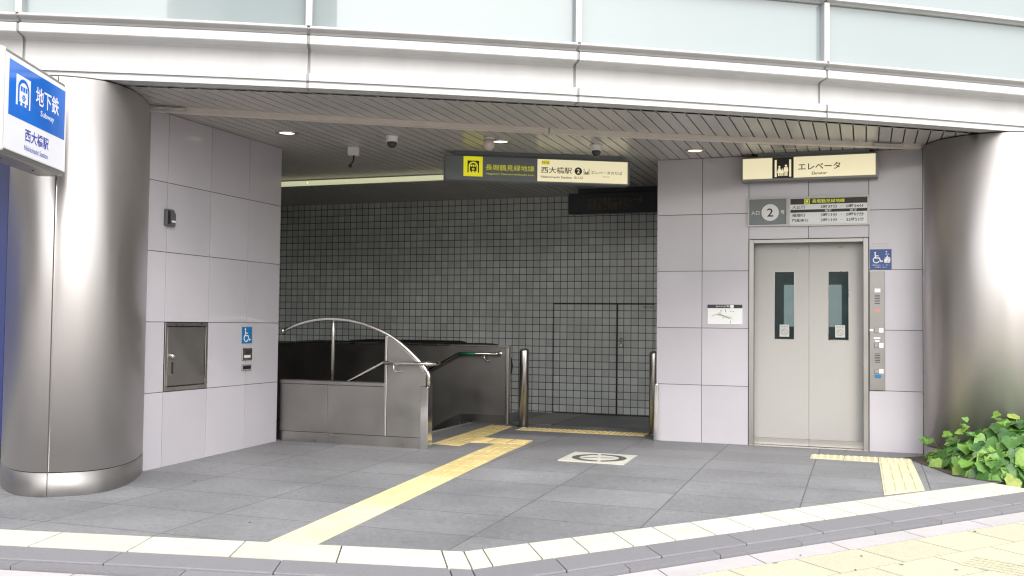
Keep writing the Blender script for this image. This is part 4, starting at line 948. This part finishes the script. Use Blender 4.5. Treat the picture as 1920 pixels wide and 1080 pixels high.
mb = MB(); mb.lathe(Vector((q.x, q.y, 2.935))-ax*0.05, [(0.044, 0), (0.052, 0.01), (0.052, 0.095), (0.046, 0.10)], 24, ax); mb.build('head', mat('aged_plastic', (0.62, 0.50, 0.43), 0.45), t)
mb = MB(); mb.lathe(Vector((q.x, q.y, 2.935))+ax*0.05, [(0.036, 0), (0.036, 0.003), (0.02, 0.004)], 20, ax); mb.build('lens', M_track, t)
q = px(662, 276, 'z', 2.999)
t = thing('pendant_sensor', 'small pale ceiling box with a thin dark stem and ball, left of the dome camera', 'sensor', (q.x, q.y, 3.0))
SF = Fr((q.x, q.y, 3.0), (0.92, 0.39, 0))
mb = MB(); mb.box(SF, -0.05, 0.062, -0.085, -0.0005, -0.05, 0.05); mb.bevel(0.006); mb.build('box', M_whiteb, t)
mb = MB(); mb.tube([SF.p(0.01, -0.085, 0), SF.p(0.005, -0.14, 0), SF.p(-0.02, -0.185, 0.01)], 0.009, 8); mb.build('stem', M_black, t)
mb = MB(); mb.lathe(SF.p(-0.025, -0.195, 0.012), [(0.003, -0.02), (0.014, -0.016), (0.02, 0), (0.014, 0.016), (0.003, 0.02)], 12); mb.build('ball', M_black, t)
t = thing('ceiling_lamp', 'long pale yellow green lamp strip on the dark ceiling behind the hanging sign', 'lamp', (0, 0.35, 2.97))
mb = MB(); mb.abox(-0.945, 1.6, 0.30, 0.42, 2.945, 2.992); mb.bevel(0.008); mb.build('diffuser', M_lamp, t)
mb = MB(); mb.abox(-3.2, -0.955, 0.30, 0.42, 2.945, 2.992); mb.bevel(0.008); mb.build('diffuser', M_lamp, t)
mb = MB(); mb.abox(-3.2, 1.6, 0.29, 0.43, 2.992, 2.9995); mb.build('backplate', M_grey, t)

# ------------------------------------------------------------------ ivy
mb = MB(); mb.poly([(6.35, -1.5, 0.003), (6.62, -1.70, 0.003), (8.3, 0.0, 0.003), (7.2, 0.9, 0.003), (6.0, -0.4, 0.003)]); struct('planting_bed', mb, M_soil)
def leaf_mat():
    m = bpy.data.materials.new('ivy_leaf'); m.use_nodes = True; nt = m.node_tree; b = nt.nodes['Principled BSDF']
    gi = node(nt, 'ShaderNodeNewGeometry'); cr = node(nt, 'ShaderNodeValToRGB')
    e = cr.color_ramp.elements; e[0].position = 0.0; e[0].color = (0.045, 0.12, 0.035, 1); e[1].position = 1.0; e[1].color = (0.34, 0.40, 0.09, 1)
    for p, c in ((0.35, (0.09, 0.215, 0.05, 1)), (0.7, (0.18, 0.36, 0.06, 1)), (0.9, (0.24, 0.40, 0.065, 1))):
        x = e.new(p); x.color = c
    nt.links.new(gi.outputs['Random Per Island'], cr.inputs[0])
    tc = node(nt, 'ShaderNodeTexCoord'); nz = node(nt, 'ShaderNodeTexNoise'); nz.inputs['Scale'].default_value = 40
    nt.links.new(tc.outputs['Object'], nz.inputs['Vector'])
    mr = node(nt, 'ShaderNodeMapRange'); mr.inputs[1].default_value = .3; mr.inputs[2].default_value = .7; mr.inputs[3].default_value = .82; mr.inputs[4].default_value = 1.18
    nt.links.new(nz.outputs['Fac'], mr.inputs[0]); sc = node(nt, 'ShaderNodeVectorMath', operation='SCALE')
    nt.links.new(cr.outputs[0], sc.inputs[0]); nt.links.new(mr.outputs[0], sc.inputs['Scale']); nt.links.new(sc.outputs[0], b.inputs['Base Color'])
    b.inputs['Roughness'].default_value = 0.38
    tr = node(nt, 'ShaderNodeBsdfTranslucent'); nt.links.new(sc.outputs[0], tr.inputs['Color'])
    ms = node(nt, 'ShaderNodeMixShader'); ms.inputs[0].default_value = 0.3
    out = nt.nodes['Material Output']; nt.links.new(b.outputs[0], ms.inputs[1]); nt.links.new(tr.outputs[0], ms.inputs[2]); nt.links.new(ms.outputs[0], out.inputs['Surface'])
    return m
M_leaf = leaf_mat(); M_stem = mat('ivy_stem', (0.13, 0.12, 0.05), 0.6)
LEAF = [(0, 0), (0.28, -0.12), (0.50, 0.05), (0.46, 0.27), (0.50, 0.46), (0.27, 0.68), (0.0, 1.0)]
def leaf(mb, p, nrm, tip, s):
    n = Vector(nrm).normalized(); t = (Vector(tip)-n*Vector(tip).dot(n)).normalized(); r = t.cross(n)
    fold = random.uniform(0.05, 0.35); curl = random.uniform(0.05, 0.35); wr = random.uniform(-0.06, 0.06)
    P = lambda x, y: Vector(p)+(r*x+t*(y-0.1))*s+n*s*(fold*abs(x)-curl*(y*y)*0.5+wr*math.sin(9*x+5*y))
    mid = [mb.b.verts.new(P(0, y)) for y in (0.0, 0.35, 0.62, 1.0)]
    for sg in (1, -1):
        R_ = [mb.b.verts.new(P(sg*x, y)) for x, y in LEAF[1:6]]
        seq = [(mid[0], R_[0], R_[1]), (mid[0], R_[1], R_[2], mid[1]), (mid[1], R_[2], R_[3]), (mid[1], R_[3], R_[4], mid[2]), (mid[2], R_[4], mid[3])]
        for q in seq:
            f = mb.b.faces.new(q if sg == 1 else q[::-1]); f.smooth = True
def clump(name, label, blobs, n, smin, smax, sprigs):
    t = thing(name, label, 'plant', (blobs[0][0], blobs[0][1], 0.0)); fo = MB(); stm = MB()
    tot = sum(b[3]*b[4] for b in blobs)
    for (cx_, cy_, cz_, rx, rz, ry) in blobs:
        for k in range(int(n*rx*rz/tot)):
            a = random.uniform(0, 2*math.pi); e = math.asin(random.uniform(-0.15, 1.0)); rad = random.uniform(0.55, 1.0)**0.5*random.uniform(.85, 1.08)
            d = Vector((math.cos(a)*math.cos(e), math.sin(a)*math.cos(e), math.sin(e)))
            p = Vector((cx_+d.x*rx*rad, cy_+d.y*ry*rad, max(0.02, cz_+d.z*rz*rad)))
            nn = (d*0.9+Vector((random.gauss(0.1, .35), random.gauss(-0.35, .35), random.gauss(0.45, .3))))
            tip = Vector((d.x, d.y, -0.7))+Vector((random.gauss(0, .4), random.gauss(0, .4), random.gauss(0, .3)))
            leaf(fo, p, nn, tip, random.uniform(smin, smax))
            if k % 4 == 0:
                c0 = Vector((cx_+random.uniform(-.2, .2)*rx, cy_+random.uniform(-.2, .2)*ry, 0.0)); stm.tube([c0, (c0+p)/2+Vector((0, 0, 0.05)), p], 0.0035, 5)
    for (bx, by, tx, ty, tz, m_) in sprigs:
        a0 = Vector((bx, by, 0.1)); a1 = Vector((tx, ty, tz)); mid_ = (a0+a1)/2+Vector((0, 0, 0.08)); stm.tube([a0, mid_, a1], [0.004, 0.003, 0.002], 5)
        for k in range(m_):
            s_ = 0.55+0.45*k/max(1, m_-1); p = a0.lerp(a1, s_)+Vector((random.gauss(0, .03), random.gauss(0, .03), random.gauss(0.01, .02)))
            leaf(fo, p, Vector((random.gauss(0, .5), -0.6, 0.8)), Vector((random.gauss(0, .6), random.gauss(-.3, .4), random.gauss(0.1, .4))), random.uniform(0.045, 0.085))
    fo.build('foliage', M_leaf, t); stm.build('stem', M_stem, t)
    return t
clump('ivy_plant', 'mound of glossy green ivy in front of the right steel column',
      [(6.95, -0.97, 0.04, 0.45, 0.42, 0.42), (6.62, -1.0, 0.02, 0.30, 0.27, 0.34), (6.68, -1.38, 0.02, 0.28, 0.20, 0.24), (7.05, -1.17, 0.03, 0.40, 0.36, 0.40), (6.44, -0.88, 0.01, 0.20, 0.14, 0.20), (6.33, -0.62, 0.01, 0.12, 0.10, 0.14)],
      1250, 0.08, 0.175, [(6.6, -0.95, 6.44, -1.0, 0.40, 5), (6.75, -0.95, 6.72, -1.0, 0.46, 5), (6.9, -0.95, 6.88, -0.98, 0.45, 5), (7.0, -1.0, 7.02, -1.02, 0.50, 6), (6.3, -0.6, 6.17, -0.52, 0.20, 4), (6.4, -0.75, 6.34, -0.62, 0.24, 4)])

# ------------------------------------------------------------------ across the street, seen only in reflections, and two added light blockers
def facade_mat(name, col, glass, pu, pz):
    m = grid_mat(name, glass, col, (0, 2), (pu, pz), (0.3, 0.4), pu*0.42, 0.25, cellvar=0.4, bump=0.0, stain=0.03)
    return m
def block(x0, x1, y0, y1, h, m, label):
    t = thing('street_building_or_light_blocker', label, 'building', ((x0+x1)/2, (y0+y1)/2, -0.75))
    mb = MB(); mb.abox(x0, x1, y0, y1, -0.75, h); mb.build('wall', m, t)
    mb = MB(); mb.abox(x0-0.15, x1+0.15, y0-0.15, y1+0.15, h, h+0.5); mb.build('parapet', M_whiteb, t)
block(-60, -26, -84, -66, 8, facade_mat('facade_grey', (0.55, 0.53, 0.52), (0.12, 0.13, 0.14), 2.4, 3.2), 'grey office block across the street at the left')
block(-20, 14, -86, -67, 6, facade_mat('facade_cream', (0.66, 0.62, 0.56), (0.14, 0.15, 0.15), 2.0, 3.0), 'low cream block across the street in the middle')
block(22, 60, -84, -66, 9, facade_mat('facade_white', (0.72, 0.70, 0.69), (0.14, 0.16, 0.17), 2.6, 3.1), 'tall white block across the street at the right')
block(-44, -15, -40, -9, 15, facade_mat('light_blocker_dark', (0.24, 0.23, 0.225), (0.06, 0.07, 0.07), 2.2, 3.2), 'dark grey block added out of view at the left, dimming column reflections')  # unseen block added to cut sky light and darken the left column
block(12.5, 20, -52, -40, 27, facade_mat('light_blocker_tower', (0.40, 0.39, 0.38), (0.10, 0.11, 0.12), 2.0, 3.1), 'slim grey tower added out of view, dimming reflections in the right column')  # unseen tower added to hold back the glare on the right column

M_dry = mat('dry_leaf', (0.11, 0.085, 0.05), 0.8, var=0.3, scale=60)
for (X, Y) in ((1453, 1056), (1501, 1042), (1615, 1043), (1604, 1069), (1690, 1059), (1828, 997), (1793, 1069), (468, 980), (364, 902)):
    q = gnd(X, Y, 0.031 if Y > 1040 or X > 1800 else 0.0); L_ = random.uniform(0.009, 0.017); W_ = random.uniform(0.004, 0.007); a = random.uniform(0, 3.14)
    mb = MB(); sf = Fr((q.x, q.y, gz(q.y)-(0.031 if Y > 1040 or X > 1800 else 0.0)), (math.cos(a), math.sin(a), 0), (-math.sin(a), math.cos(a), 0))
    mb.hexa([sf.p(x, y, 0.0005+h) for x, y, h in ((-L_, 0, 0), (-L_*.3, -W_, .002), (L_*.5, -W_*.8, .001), (L_, 0, .003), (L_*.4, W_, .002), (-L_*.4, W_*.8, .001))],
            [sf.p(x, y, 0.0015+h) for x, y, h in ((-L_, 0, 0), (-L_*.3, -W_, .002), (L_*.5, -W_*.8, .001), (L_, 0, .003), (L_*.4, W_, .002), (-L_*.4, W_*.8, .001))])
    on_y = Y > 1040 or X > 1800
    o = mb.build('leaf_scrap', M_dry)
    tag(o, 'tiny dark dry leaf scrap lying on the pale yellow pavement' if on_y else 'tiny dark dry leaf scrap lying on the grey porch floor', 'litter', 'dry scraps on the yellow pavement' if on_y else 'dry scraps on the porch floor')
